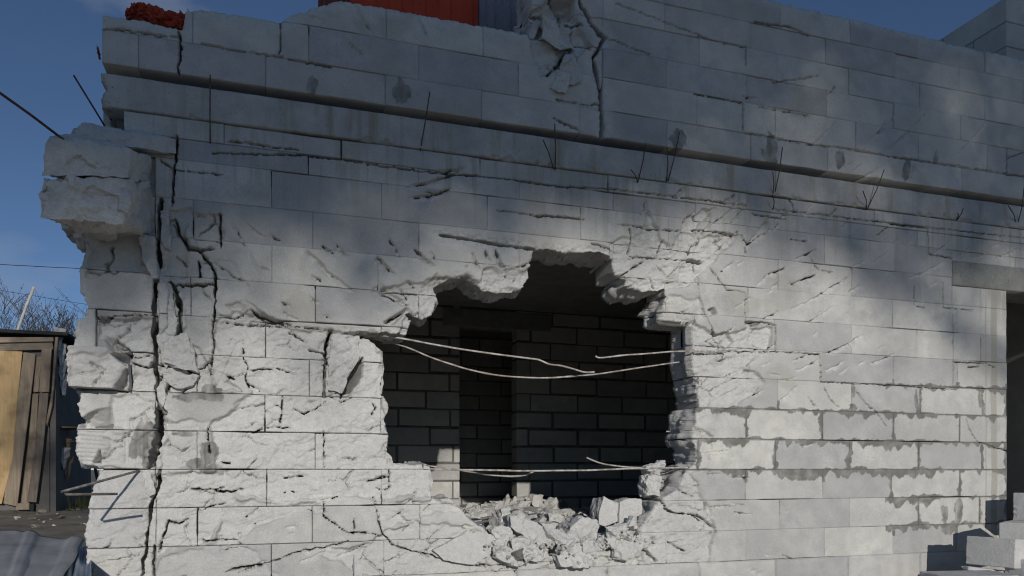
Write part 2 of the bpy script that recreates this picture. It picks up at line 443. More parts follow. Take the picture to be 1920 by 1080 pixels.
gz(1480, 420, 3.177, [(510,80,605,5,5,.016),(860,185,960,100,8,.018),(1000,205,1075,140,7,.014),(1090,210,1180,170,6,.016),(1205,145,1310,85,6,.014),(1220,210,1365,148,8,.02),
  (700,335,930,225,9,.018),(830,372,895,335,6,.014),(355,265,470,210,6,.014),(485,245,595,160,6,.014),(480,838,635,772,8,.02),(522,745,575,728,4,.012),(700,120,735,95,4,.012),
  (1020,300,1130,250,6,.014),(410,840,460,815,5,.014),(630,110,655,90,4,.01)])
gz(380, 380, 3.0, [(240,110,360,210,6,.022),(375,180,445,225,7,.02),(572,262,852,512,12,.034),(670,235,742,292,8,.03),(742,228,828,308,7,.02),(612,408,672,446,7,.024),
  (1045,185,1115,315,6,.022),(975,300,1092,408,18,.04),(1178,243,1312,368,10,.03),(1280,268,1316,318,6,.02),(1155,438,1202,484,8,.024),(85,350,232,448,9,.024),
  (328,353,378,386,6,.02),(438,552,500,590,6,.02),(600,533,662,566,6,.022),(452,608,538,668,8,.022),(265,598,462,690,12,.034),(680,634,722,656,6,.018),
  (160,85,242,262,4,.018),(270,280,342,438,4,.018),(945,485,1180,580,12,.036),(1010,680,1165,590,12,.034),(1230,480,1330,395,12,.03),(1095,465,1165,545,6,.02),
  (210,800,245,845,5,.018),(60,935,195,995,7,.022),(85,350,60,330,5,.02),(240,1010,330,1062,8,.024)])
gz(800, 420, 3.375, [(288,172,352,312,7,.03),(372,158,412,242,8,.03),(432,148,522,345,12,.04),(250,258,268,275,6,.02),(555,288,665,235,7,.025)])
gz(380, 720, 3.0, [(235,760,325,690,12,.022),(240,800,370,765,7,.018),(460,815,530,800,6,.016),(480,845,520,835,4,.012),(440,530,600,512,9,.022),(880,550,1050,520,9,.022),
  (450,610,560,600,7,.018),(630,660,790,632,9,.022),(540,1000,660,960,8,.016),(720,990,930,905,7,.018),(1040,770,1140,705,10,.024),(1020,1010,1160,950,8,.018),
  (560,950,820,885,9,.024),(130,1055,380,990,9,.026),(1230,950,1440,880,12,.024),(820,840,935,830,7,.02)])
gz(560, 0, 2.7, [(550,952,850,855,16,.03),(555,1005,760,965,14,.03),(620,980,790,955,10,.022),(700,870,840,850,10,.025),(240,220,330,295,7,.02),(280,30,380,200,6,.016),
  (600,90,660,210,6,.016),(300,120,350,160,5,.014),(40,80,130,120,5,.014)])
gz(1200, 0, 2.571, [(890,475,940,415,5,.02),(800,725,945,590,6,.014),(1080,700,1265,525,6,.014),(1165,750,1435,490,6,.016),(1505,770,1665,595,8,.016),(975,815,1020,780,5,.012),
  (1065,860,1140,815,9,.02),(1010,835,1065,790,5,.014),(480,470,560,480,8,.022),(150,960,215,900,8,.022),(430,970,460,935,7,.02),(1140,650,1175,590,10,.025),(1300,840,1310,790,8,.02)])
gz(1180, 220, 3.692, [(75,700,120,572,8,.02),(370,770,410,702,6,.02),(405,700,470,632,5,.014),(410,950,590,685,10,.026),(520,800,780,560,10,.022),(640,600,730,530,12,.025),
  (300,560,390,470,9,.022),(790,920,1000,650,12,.024),(700,740,800,610,8,.02),(1055,690,1100,650,8,.024),(1450,780,1520,715,7,.016),(1705,830,1800,745,6,.016),(1200,955,1300,915,8,.022),
  (1320,740,1360,690,5,.014),(1380,690,1440,630,9,.022),(600,950,700,850,10,.025),(985,800,1040,735,6,.018),(1200,700,1280,590,6,.014)])
gz(1200, 720, 3.0, [(390,690,515,688,7,.016),(508,672,590,685,5,.014),(225,685,350,715,7,.018),(300,735,430,812,8,.022),(160,720,330,745,8,.018),(530,718,630,738,5,.016),
  (165,880,275,950,7,.02),(40,930,110,1005,12,.026),(125,660,160,715,9,.025),(890,352,980,340,4,.012),(510,525,620,530,6,.018),(375,506,455,506,5,.014),(580,1030,700,1080,6,.018),(700,952,730,966,5,.014)])
GO = [(np.array(W(a, b)[::2]), np.array(W(c, d)[::2]), w / 330.0, dep) for a, b, c, d, w, dep in GO]

# areas where the faces have spalled away: polygon, amplitude, mean recess, chip size, freshness
RO = [([(400,592),(470,584),(560,612),(640,622),(700,634),(722,690),(722,760),(742,868),(812,876),(814,934),(700,938),(640,928),(520,945),(470,930),(425,930),(400,905),(395,800),(470,735),(395,735),(398,670)], .026, .012, .14, .9),
 ([(300,620),(345,615),(398,680),(400,735),(312,742),(300,700)], .030, .015, .10, .9),
 ([(306,790),(392,790),(385,880),(300,880)], .020, .008, .12, .6),
 ([(182,600),(290,590),(290,735),(246,735),(246,672),(182,640)], .032, .012, .11, .9),
 ([(136,668),(246,660),(246,735),(215,736),(134,732)], .022, .004, .16, .7),
 ([(205,737),(292,737),(292,806),(195,806)], .018, .006, .12, .9),
 ([(200,806),(290,806),(282,872),(190,872)], .014, .006, .10, .6),
 ([(150,875),(300,884),(275,1080),(150,1090)], .020, .010, .15, .5),
 ([(292,884),(420,880),(440,930),(400,1015),(300,1040),(276,1085),(270,1000)], .026, .012, .13, .8),
 ([(300,1040),(445,1010),(520,1080),(280,1095)], .014, .006, .2, .4),
 ([(425,930),(500,940),(600,943),(610,960),(480,985),(430,1030),(400,1015)], .022, .010, .14, .7),
 ([(700,940),(812,935),(860,955),(780,975),(715,1000)], .022, .008, .13, .7),
 ([(716,1005),(780,975),(905,990),(930,1022),(980,1045),(1205,1045),(1240,960),(1260,1090),(700,1090),(600,1040)], .026, .010, .17, .55),
 ([(1206,985),(1245,925),(1290,878),(1320,930),(1345,990),(1330,1060),(1240,1090),(1200,1050)], .024, .008, .11, .6),
 ([(745,625),(765,575),(700,540),(730,535),(830,520),(880,515),(930,540),(1000,500),(1000,560),(820,610),(770,640)], .034, .012, .09, .9),
 ([(760,575),(800,520),(835,515),(825,600),(770,600)], .030, .012, .08, 1.0),
 ([(905,500),(1000,505),(995,560),(890,560)], .030, .012, .08, .9),
 ([(1140,455),(1200,440),(1215,400),(1260,470),(1290,400),(1340,390),(1300,440),(1390,440),(1330,500),(1290,540),(1250,545),(1180,545),(1150,520)], .026, .010, .08, .8),
 ([(1250,545),(1310,560),(1330,600),(1300,605),(1245,600)], .016, .004, .09, .9),
 ([(1300,600),(1345,625),(1400,610),(1450,615),(1445,650),(1400,690),(1420,740),(1330,770),(1300,770)], .026, .012, .10, .8),
 ([(1300,700),(1420,690),(1440,720),(1380,765),(1300,790)], .020, .010, .10, .5),
 ([(1300,790),(1335,820),(1330,880),(1290,890)], .018, .006, .09, .6),
 ([(300,395),(360,390),(350,520),(300,530)], .022, .008, .16, .3),
 ([(340,535),(400,530),(398,670),(345,640)], .018, .008, .18, .4),
 ([(985,20),(1060,0),(1110,90),(1060,130),(1010,150),(990,80)], .035, .015, .10, .6),
 ([(340,390),(420,400),(410,465),(372,465)], .020, .010, .12, .3),
 ([(190,440),(290,440),(290,520),(160,522)], .016, .006, .16, .3),
 ([(375,470),(440,490),(470,540),(400,560)], .010, .004, .15, .2)]
RO = [(poly(p), a, r, s, f) for p, a, r, s, f in RO]
ROBB = [(p.min(0) - 0.15, p.max(0) + 0.15) for p, *_ in RO]

# notches knocked out of the faces: outline, depth, 1 = flat bottomed / 0 = leaning inwards towards its foot
CARVE = [([(212,668),(247,664),(244,692),(232,684)], .16, 1), ([(214,735),(244,694),(241,735)], .10, 1), ([(147,783),(180,768),(209,760),(211,804),(148,802)], 1.1, 0),
  ([(192,626),(214,664),(246,664),(228,641),(210,634)], 1.0, 0), ([(318,535),(339,570),(336,620),(318,642),(313,590)], .05, 1), ([(182,594),(216,596),(200,605),(185,603)], .06, 1),
  ([(1396,604),(1428,606),(1416,613),(1398,611)], .06, 1), ([(1327,580),(1340,575),(1346,588),(1332,593)], .06, 1), ([(1338,627),(1366,620),(1382,640),(1362,656)], .035, 1),
  ([(1288,485),(1322,488),(1318,494),(1290,491)], .07, 1), ([(1204,475),(1228,462),(1250,476),(1236,484)], .05, 0), ([(655,690),(682,668),(680,705),(660,735),(640,740)], .13, 1),
  ([(343,437),(356,463),(402,466),(380,472),(350,470)], .05, 1), ([(322,418),(338,425),(334,445)], .05, 1), ([(245,470),(264,478),(288,520),(262,512)], .05, 0), ([(1035,0),(1075,0),(1075,36),(1045,40)], .08, 1),
  ([(1012,50),(1024,40),(1020,66),(1004,70)], .06, 1), ([(845,1000),(905,985),(900,1004),(860,1018)], .03, 0), ([(420,572),(460,560),(500,590),(545,608),(480,604)], .5, 0),
  ([(700,540),(716,530),(730,545),(760,560),(745,566)], .5, 0), ([(720,605),(770,570),(765,582),(735,612)], .5, 0), ([(175,868),(187,845),(190,872)], .1, 1)]
CARVE = [(poly(p), k, m_) for p, k, m_ in CARVE]
CVBB = [(p.min(0) - 0.02, p.max(0) + 0.02) for p, k, m_ in CARVE]

# grey mortar blotches: px, py, rx, ry
BL = [(1270,268,16,26),(1440,285,18,30),(1570,302,11,24),(1697,325,12,24),(400,738,18,12),(375,742,30,7),(345,745,18,6),(390,850,14,16),(370,868,20,8),(400,880,30,8),(345,812,20,5),
      (270,832,22,30),(1060,110,20,30),(750,175,14,20),(1770,965,9,30),(1797,955,12,36),(1780,988,20,14),(585,165,10,16),(1750,300,6,16),(1600,735,4,14),(1718,745,5,22),(1838,750,6,24)]
BL = [(W(a, b), c / 300.0, d / 300.0) for a, b, c, d in BL]
HORZ = CZ   # z of the camera's level; courses sit at HORZ + 0.2 k

def joint_strength(x, z):
    """how much grey mortar was wiped over the joints here"""
    zr = z - CZ
    s = smooth(2.40, 2.55, x) * smooth(-0.03, 0.0, 0.44 - zr) * smooth(-0.05, 0.02, zr + 0.06)
    s = np.maximum(s, 0.9 * smooth(4.05, 4.25, x) * smooth(-0.05, 0.02, 0.62 - zr) * smooth(-0.05, 0.02, zr + 0.45))
    return s

def relief(X, Z, e_side, rough_scale=1.0, seed=0):
    """height of the face above its nominal plane (m, negative = recessed), and the colour masks"""
    h = 0.0012 * fbm(X * 7, Z * 7, seed * 3.1, 3, 5)
    fresh = np.zeros_like(X)
    lo = (X.min(), Z.min()); hi = (X.max(), Z.max())
    hit = lambda bb: not (bb[0][0] > hi[0] or bb[0][1] > hi[1] or bb[1][0] < lo[0] or bb[1][1] < lo[1])
    memo = {}
    def nz_(key, fn):
        if key not in memo: memo[key] = fn()
        return memo[key]
    for i, (p, amp, rec, size, fr) in enumerate(RO):
        if not hit(ROBB[i]): continue
        sd = poly_sd(X, Z, p) + 0.03 * fbm(X * 9, Z * 9, 2.2, 3, 9 + i)
        w = smooth(-0.004, 0.014, sd)
        if w.max() <= 0: continue
        # oblique bedding of the break
        wx = nz_('wx', lambda: X + 0.012 * fbm(X * 22, Z * 22, 1.3, 2, 41)); wz = nz_('wz', lambda: Z + 0.012 * fbm(X * 22, Z * 22, 5.3, 2, 43))
        a = 0.35; rx, rz = wx * math.cos(a) + wz * math.sin(a), (wz * math.cos(a) - wx * math.sin(a)) * 1.7
        rx = rx + seed * 1.371; rz = rz + seed * 0.773; amp = amp * 0.74
        b1, v1 = chips(rx, rz, size, 100 + i)
        b2, v2 = chips(rx, rz, size * 0.38, 300 + i)
        f = nz_('f', lambda: fbm(X * 26 + seed * 3.1, Z * 40, 0.7, 4, 77))
        q = fbm(rx / size * 0.55, rz / size * 0.75, i * 2.3, 3, 210 + i) * 2.6 + 0.25 * f
        fl = np.floor(q); te = fl + smooth(0.80, 1.0, q - fl) + 0.22 * (q - fl)
        r = -rec - amp * (0.26 * (0.5 - b1) + 0.22 * (0.5 - v1) + 0.10 * (0.5 - v2) + 0.34 * (1.2 - te)) + amp * 0.09 * f
        r = np.minimum(r, 0.004)
        r = r + 0.0024 * nz_('mg', lambda: perlin(X * 105, Z * 105, 0.0, 31)) * min(1, amp / .015)
        ce = nz_('ce', lambda: cell_edge(wx + seed * 0.917 + 0.02 * fbm(X * 9, Z * 9, 0.5, 2, 14), (wz - 0.3 * wx) * 1.35, 0.21, 17))
        cm = nz_('cm', lambda: smooth(0.02, 0.22, fbm(X * 4.3, Z * 5.1, 6.1, 2, 23)))
        r = r - 0.05 * cm * np.clip(1 - ce / 0.0038, 0, 1)
        h = h * (1 - w) + (r * rough_scale) * w
        fresh = np.maximum(fresh, w * fr)
    # gouges
    for (a, b, wd, dep) in GO:
        mx_ = wd * 1.5 + 0.03
        if max(a[0], b[0]) + mx_ < lo[0] or min(a[0], b[0]) - mx_ > hi[0] or max(a[1], b[1]) + mx_ < lo[1] or min(a[1], b[1]) - mx_ > hi[1]: continue
        t, s = gouge_line(X, Z, a, b, nz_('g', lambda: fbm(X * 18, Z * 18, 3.3, 3, 21)))
        tap = np.clip(1 - np.abs(2 * t - 1) ** 3, 0, 1) * (t > 0) * (t < 1)
        tap = tap * (0.65 + 0.7 * np.abs(perlin(t * 5, a[0] * 9, 0.0, 31)))
        w2 = wd * 1.25 * (0.5 + 0.5 * tap)
        prof = np.where(s < 0, np.clip(1 + s / 0.004, 0, 1), np.clip(1 - s / w2, 0, 1) ** 1.3)
        g = dep * 1.45 * tap * prof * (1 + 0.35 * nz_('g2', lambda: fbm(X * 50, Z * 50, 0.2, 2, 8)))
        h = np.minimum(h, h - g * np.where(h < -0.012, 0.6, 1.0))
        fresh = np.maximum(fresh, np.clip(g / 0.012, 0, 0.8))
    # cracks
    for i, (p, wd, dep) in enumerate(CR):
        if not hit(CRBB[i]): continue
        qx = nz_('qx', lambda: X + 0.007 * fbm(X * 28, Z * 28, 7.7, 3, 51)); qz = nz_('qz', lambda: Z + 0.007 * fbm(X * 28, Z * 28, 9.7, 3, 53))
        dist, t, sg = seg_dist(qx, qz, p)
        hw = max(0.0036, wd * 0.33) * (0.70 + 0.9 * np.abs(perlin(t * 9 + i, i * 1.7, 0.0, 61)))
        k = np.clip(1 - dist / hw, 0, 1) ** 0.5
        h = h - min(dep * 1.5, 0.08) * k
    # knocked-out notches
    for i, (p, k, mode) in enumerate(CARVE):
        bb = CVBB[i]
        if not hit(bb): continue
        sd = poly_sd(X, Z, p) + 0.006 * fbm(X * 30, Z * 30, 1.1, 3, 27)
        w = smooth(-0.002, 0.006, sd)
        if w.max() <= 0: continue
        rg_ = 0.010 * chips(X, Z * 1.4, 0.05, 71 + i)[1] + 0.006 * fbm(X * 40, Z * 40, 0.4, 3, 28)
        h = h - w * (k if mode else k * np.clip(bb[1][1] - 0.02 - Z, 0, 1)) + w * rg_
        fresh = np.maximum(fresh, 0.5 * w)
    # grey mortar
    m = np.zeros_like(X)
    for i, (c, rx, ry) in enumerate(BL):
        if c[0] + 2 * rx < lo[0] or c[0] - 2 * rx > hi[0] or c[2] + 2 * ry < lo[1] or c[2] - 2 * ry > hi[1]: continue
        q = ((X - c[0]) / rx) ** 2 + ((Z - c[2]) / ry) ** 2 + 1.5 * fbm(X * 15, Z * 9, i * 1.3, 4, 13)
        m = np.maximum(m, smooth(0.0, 0.12, 1 - q) * np.clip(0.80 + 0.5 * fbm(X * 24, Z * 10, 0.3, 3, 33), 0.3, 1))
    # cement run down beside the doorway
    run = np.zeros_like(X)
    if hi[0] > 4.7:
      run = smooth(0.012, 0.004, np.abs(X - 5.135 + 0.010 * fbm(X * 2, Z * 3, 0.0, 3, 19)) - 0.022) * smooth(1.36, 1.30, Z - CZ)
      run = np.maximum(run, smooth(0.004, 0.0, np.abs(X - 5.055 + 0.004 * fbm(X, Z * 4, 3.0, 3, 29)) - 0.004) * smooth(1.38, 1.2, Z - CZ))
      run = np.maximum(run, 0.8 * smooth(0.0, 0.2, fbm(X * 30, Z * 1.2, 0, 2, 71)) * smooth(4.85, 5.0, X) * smooth(1.05, 1.36, Z - CZ + 0.25 * fbm(X * 25, Z * 0.1, 2, 2, 5)) * smooth(1.40, 1.36, Z - CZ))
    stain = 0.75 * run
    # yellow-grey blotches of wash here and there
    if hi[1] > CZ + 0.2: stain = np.maximum(stain, 0.35 * smooth(0.25, 0.55, fbm(X * 2.3, Z * 2.9, 4.4, 4, 91)) * smooth(0.2, 0.5, Z - CZ))
    if hi[1] > CZ + 1.3: stain = np.maximum(stain, 0.6 * smooth(0.12, 0.4, fbm(X * 26, Z * 1.1, 1.4, 3, 93)) * smooth(1.30, 1.72, Z - CZ) * smooth(1.86, 1.80, Z - CZ))
    return h, fresh, m, stain

def fsum_sd(X, Z, use):
    """positive where there is wall"""
    sd = np.full(X.shape, 1.0)
    lo = (X.min(), Z.min()); hi = (X.max(), Z.max())
    far = lambda P: lo[0] > P.max(0)[0] + .1 or hi[0] < P.min(0)[0] - .1 or lo[1] > P.max(0)[1] + .1 or hi[1] < P.min(0)[1] - .1
    use = [u_ for u_ in use if not ((u_ == 'hole' and far(HOLE)) or (u_ == 'left' and lo[0] > WX(215)))]
    jit = 0.0
    if 'hole' in use or 'left' in use or 'top' in use: jit = 0.012 * fbm(X * 14, Z * 14, 0.0, 4, 3) + 0.004 * fbm(X * 60, Z * 60, 0.0, 2, 4)
    if 'hole' in use:
        calm = 1 - 0.85 * ((X > 2.1) & (X < 2.62) & (Z > CZ + 0.6) & (Z < CZ + 1.04))
        sd = np.minimum(sd, -poly_sd(X, Z, HOLE) + jit * calm)
    if 'left' in use: sd = np.minimum(sd, poly_sd(X, Z, LEFT) + 1.1 * jit)
    if 'top' in use: sd = np.minimum(sd, poly_sd(X, Z, TOP) + 0.35 * jit)
    if 'cut' in use:
        for i, (p, w) in enumerate(CUTS):
            bb = CUTBB[i]
            if bb[0][0] > hi[0] or bb[0][1] > hi[1] or bb[1][0] < lo[0] or bb[1][1] < lo[1]: continue
            d, t, _ = seg_dist(X + 0.010 * fbm(X * 16, Z * 16, 0.0, 3, 15), Z, p)
            sd = np.minimum(sd, d - 0.5 * w * (0.7 + 0.8 * np.abs(perlin(t * 7, i * 3.1, 0, 66))))
    if 'slit' in use:
        wx = wz = None
        for i, (p, w) in enumerate(SLIT):
            bb = SLBB[i]
            if bb[0][0] > hi[0] or bb[0][1] > hi[1] or bb[1][0] < lo[0] or bb[1][1] < lo[1]: continue
            if wx is None:
                wx = X + 0.007 * fbm(X * 28, Z * 28, 7.7, 3, 51); wz = Z + 0.007 * fbm(X * 28, Z * 28, 9.7, 3, 53)
            d, t, _ = seg_dist(wx, wz, p)
            e_ = np.minimum(np.minimum(t, 1 - t) * 12, 1)
            sd = np.minimum(sd, d - max(0.0030, 0.30 * w) * (0.62 + 1.3 * np.abs(perlin(t * 8, i * 3.1, 0, 67))) * (0.45 + 0.55 * e_))
        wob = None
        for gi, (a, b, wd, dep) in enumerate(GO):
            if dep < 0.0145: continue
            mx_ = 0.03
            if max(a[0], b[0]) + mx_ < lo[0] or min(a[0], b[0]) - mx_ > hi[0] or max(a[1], b[1]) + mx_ < lo[1] or min(a[1], b[1]) - mx_ > hi[1]: continue
            if wob is None: wob = fbm(X * 18, Z * 18, 3.3, 3, 21)
            t, s = gouge_line(X, Z, a, b, wob)
            tt = np.clip(t, 0, 1)
            on = (0.48 + 1.5 * perlin(tt * 3.5, gi * 2.3, 0.0, 88)) * np.clip(np.minimum(tt, 1 - tt) * 7, 0, 1)
            hw = 0.0048 * np.clip(dep / 0.026, 0.72, 1.5) * np.clip(on, 0, 1)
            q = np.where((t > 0) & (t < 1), np.abs(s - 0.002) - hw, 1.0)
            sd = np.minimum(sd, q)
    return sd

def gouge_line(X, Z, a, b, wob):
    d = b - a; L = math.hypot(*d); d = d / L
    n = np.array((-d[1], d[0]))
    if n[1] > 0: n = -n                                   # n points down the wall
    t = ((X - a[0]) * d[0] + (Z - a[1]) * d[1]) / L
    s = (X - a[0]) * n[0] + (Z - a[1]) * n[1] + 0.010 * wob + 0.10 * L * (t - 0.5) ** 2
    return t, s

def grid_block(x0, x1, z0, z1, yoff=0.0, thick=0.30, res=0.0055, use=('hole', 'cut', 'left', 'slit'), gap=0.0008, tilt=(0, 0), rough=1.0,
               back=None, seed=0, groove=None, mort=True, arris=1.0, depth_rough=0.026, bulge=None, flat=False):
    """one block of the wall: a fine face with its relief, real depth behind it, cut by the hole, the cracks and the ragged end.
    Returns (verts, faces, attributes) in world coordinates, or None when nothing of it is left."""
    nx = max(3, int(round((x1 - x0) / res))); nz = max(3, int(round((z1 - z0) / res)))
    X, Z = np.meshgrid(np.linspace(x0, x1, nx + 1), np.linspace(z0, z1, nz + 1))
    bw = lambda a, b: gap + 0.0030 * smooth(0.15, 0.50, fbm(np.asarray(a) * 1.7, np.asarray(b) * 5.0, 0.0, 3, 25)) + 0.0006 * np.abs(fbm(np.asarray(a) * 30, np.asarray(b) * 30, 0.0, 2, 26))
    Xo, Zo = X.copy(), Z.copy()
    X[:, 0] += bw(Xo[:, 0], Zo[:, 0]); X[:, -1] -= bw(Xo[:, -1], Zo[:, -1])
    Z[0, :] += bw(Xo[0, :], Zo[0, :]); Z[-1, :] -= bw(Xo[-1, :], Zo[-1, :])
    sd = fsum_sd(Xo, Zo, use)
    sdh = fsum_sd(Xo, Zo, [u_ for u_ in use if u_ != 'slit']) if 'slit' in use else sd
    keep = (sd[:-1, :-1] + sd[1:, :-1] + sd[:-1, 1:] + sd[1:, 1:]) > 0
    if keep.sum() < 6: return None
    full = keep.all()
    onb = np.zeros((nz + 1, nx + 1), bool)
    if not full:
        cnt = np.zeros((nz + 1, nx + 1), int); tot = np.zeros((nz + 1, nx + 1), int)
        for a in (0, 1):
            for b in (0, 1):
                cnt[a:nz + a, b:nx + b] += keep; tot[a:nz + a, b:nx + b] += 1
        onb = (cnt > 0) & (cnt < tot)
        gzv, gxv = np.gradient(sd, Zo[1, 0] - Zo[0, 0], Xo[0, 1] - Xo[0, 0])
        gl = np.maximum(gxv ** 2 + gzv ** 2, 0.2)
        mvx = np.clip(-sd * gxv / gl, -res * 0.9, res * 0.9); mvz = np.clip(-sd * gzv / gl, -res * 0.9, res * 0.9)
        inx = (X > x0 + res * 0.5) & (X < x1 - res * 0.5); inz = (Z > z0 + res * 0.5) & (Z < z1 - res * 0.5)
        X = np.where(onb & inx, X + mvx, X); Z = np.where(onb & inz, Z + mvz, Z)
        gn = np.sqrt(np.maximum(gxv ** 2 + gzv ** 2, 1e-6)); NX, NZ = gxv / gn, gzv / gn
    else:
        NX = NZ = np.zeros_like(X)
    e = np.minimum(np.minimum(Xo - x0, x1 - Xo), np.minimum(Zo - z0, z1 - Zo))
    if flat:
        h = 0.003 * fbm(X * 9, Z * 9, seed, 4, 5); fr = np.zeros_like(X); m = np.zeros_like(X); st = np.zeros_like(X)
        if 'hole' in use:
            pass
    else:
        h, fr, m, st = relief(X, Z, e, rough, seed)
    # worn arrises
    h = h - arris * (0.0022 + 0.004 * np.abs(fbm(X * 12, Z * 12, 0.0, 2, 35))) * np.clip(1 - e / (res * 0.9), 0, 1)
    # broken lip round the hole
    lipw = np.clip(1 - sdh / 0.05, 0, 1)
    if not full:
        h = h - lipw ** 1.5 * (0.006 + 0.030 * np.abs(fbm(X * 17, Z * 17, 2.0, 3, 39)))
        fr = np.maximum(fr, np.clip(1.2 - sdh / 0.06, 0, 1) * 0.8)
    if mort:
        js = joint_strength(X, Z)
        if js.max() > 0.01:
            zt = np.minimum(z1 - Zo, 9); zb = Zo - z0; xl = Xo - x0; xr = x1 - Xo
            nb = lambda s_, q: 0.004 + 0.040 * np.clip(0.12 + 0.8 * fbm(Xo * 2.6, q, s_, 2, 85) + 0.8 * fbm(Xo * 11, Zo * 2 + q, s_, 4, 81), 0, 1)
            nh = lambda s_, q: 0.006 + 0.036 * np.clip(0.05 + 0.9 * fbm(q * 3.3, Zo * 4, s_, 2, 87) + 0.8 * fbm(Xo * 2.0 + q, Zo * 15, s_, 4, 83), 0, 1)
            jm = np.maximum.reduce([smooth(0.003, -0.001, zt - 1.7 * nb(0, z1)), smooth(0.003, -0.001, zb - 0.75 * nb(4, z0)),
                                    smooth(0.003, -0.001, xl - 1.0 * nh(1, x0)), smooth(0.003, -0.001, xr - 1.0 * nh(2, x1))])
            m = np.maximum(m, jm * (js > 0.3 + 0.25 * perlin(X * 3, Z * 3, 0, 7)))
    m = m * np.clip(0.95 + 0.45 * fbm(X * 10, Z * 14, 0.6, 3, 57), 0.65, 1)
    h = h + 0.002 * m
    if bulge is not None: h = h + bulge(X, Z)
    cx, cz = (x0 + x1) / 2, (z0 + z1) / 2
    Y = yoff - h + tilt[0] * (X - cx) + tilt[1] * (Z - cz)
    yb = thick if back is None else back
    # index kept vertices
    vid = -np.ones((nz + 1, nx + 1), int)
    used = np.zeros((nz + 1, nx + 1), bool)
    for a in (0, 1):
        for b in (0, 1): used[a:nz + a, b:nx + b] |= keep
    vid[used] = np.arange(used.sum()); n = int(used.sum())
    V = [np.stack([X[used], Y[used], Z[used]], 1)]
    A = {'fresh': [fr[used]], 'mortar': [m[used]], 'stain': [st[used]]}
    ii, jj = np.nonzero(keep)
    F = [np.stack([vid[ii, jj], vid[ii, jj + 1], vid[ii + 1, jj + 1], vid[ii + 1, jj]], 1)]
    # boundary edges
    kp = np.zeros((nz + 2, nx + 2), bool); kp[1:-1, 1:-1] = keep
    E = []
    a, b = kp[:-1, 1:-1], kp[1:, 1:-1]                # horizontal edges at row i between cell i-1 and i
    i_, j_ = np.nonzero(a != b)
    up = b[i_, j_]
    p, q = vid[i_, j_], vid[i_, j_ + 1]
    E.append(np.where(up[:, None], np.stack([q, p], 1), np.stack([p, q], 1)))
    a, b = kp[1:-1, :-1], kp[1:-1, 1:]
    i_, j_ = np.nonzero(a != b)
    rt = b[i_, j_]
    p, q = vid[i_, j_], vid[i_ + 1, j_]
    E.append(np.where(rt[:, None], np.stack([p, q], 1), np.stack([q, p], 1)))
    E = np.concatenate(E)
    bv = np.unique(E)
    loc = -np.ones(n, int); loc[bv] = np.arange(len(bv))
    rows, cols = np.nonzero(used)
    br, bc = rows[bv], cols[bv]
    K = 1 if full else 12
    prev = bv
    fx, fz, fy = X[br, bc], Z[br, bc], Y[br, bc]
    broken = onb[br, bc].astype(float) * np.clip(1.0 - (sdh[br, bc] - 0.010) / 0.010, 0, 1)
    nxx, nzz = NX[br, bc], NZ[br, bc]
    base = n
    for k in range(1, K + 1):
        t = k / K
        yy = fy + (yb - fy) * t
        px, pz = fx.copy(), fz.copy()
        if not full:
            am = depth_rough * min(1.0, 2.5 * t) * broken
            dn = am * (1.1 * fbm(fx * 9 + 3, yy * 11, fz * 9, 3, 45) + 0.9 * (chips(yy + fx * 0.7, fz + fx * 0.5, 0.09, 47)[1]))
            dn = dn + 0.050 * broken * t * smooth(-0.3, 0.5, fbm(fx * 4, fz * 6, 1.0, 2, 49)) * (fx > 2.0)
            if groove is not None:
                gw, dg = groove(fx, fz, yy)
                dn = dn * (1 - gw) + dg * gw * broken
            px = px + nxx * -dn; pz = pz + nzz * -dn
            # keep inside the course
            px = np.clip(px, x0 + 0.001, x1 - 0.001) if True else px
            pz = np.clip(pz, z0 + 0.001, z1 - 0.001)
        V.append(np.stack([px, yy, pz], 1))
        A['fresh'].append(np.maximum(0.75 * broken, 0.0)); A['mortar'].append(np.zeros(len(bv))); A['stain'].append(np.zeros(len(bv)))
        cur = base + np.arange(len(bv))
        pa, pb = prev[loc[E[:, 0]]], prev[loc[E[:, 1]]]
        ca, cb = cur[loc[E[:, 0]]], cur[loc[E[:, 1]]]
        F.append(np.stack([pa, pb, cb, ca], 1))
        prev = cur; base += len(bv)
    faces = np.concatenate(F)
    extra = []
    if full:
        # close the back with one polygon
        nxt = dict(zip(E[:, 0].tolist(), E[:, 1].tolist())); s0 = int(E[0, 0]); loop = [s0]; c = nxt[s0]
        while c != s0 and len(loop) < 5000: loop.append(c); c = nxt[c]
        extra.append([int(prev[loc[c]]) for c in loop])
    else:
        # back face: the same cells again
        bid = -np.ones(n, int); bid[bv] = prev
        inner = np.setdiff1d(np.arange(n), bv)
        bid[inner] = base + np.arange(len(inner))
        V.append(np.stack([X[used][inner], np.full(len(inner), yb), Z[used][inner]], 1))
        for k_ in A: A[k_].append(np.zeros(len(inner)))
        faces = np.concatenate([faces, bid[F[0][:, ::-1]]])
    return np.concatenate(V), faces, {k_: np.concatenate(v) for k_, v in A.items()}, extra

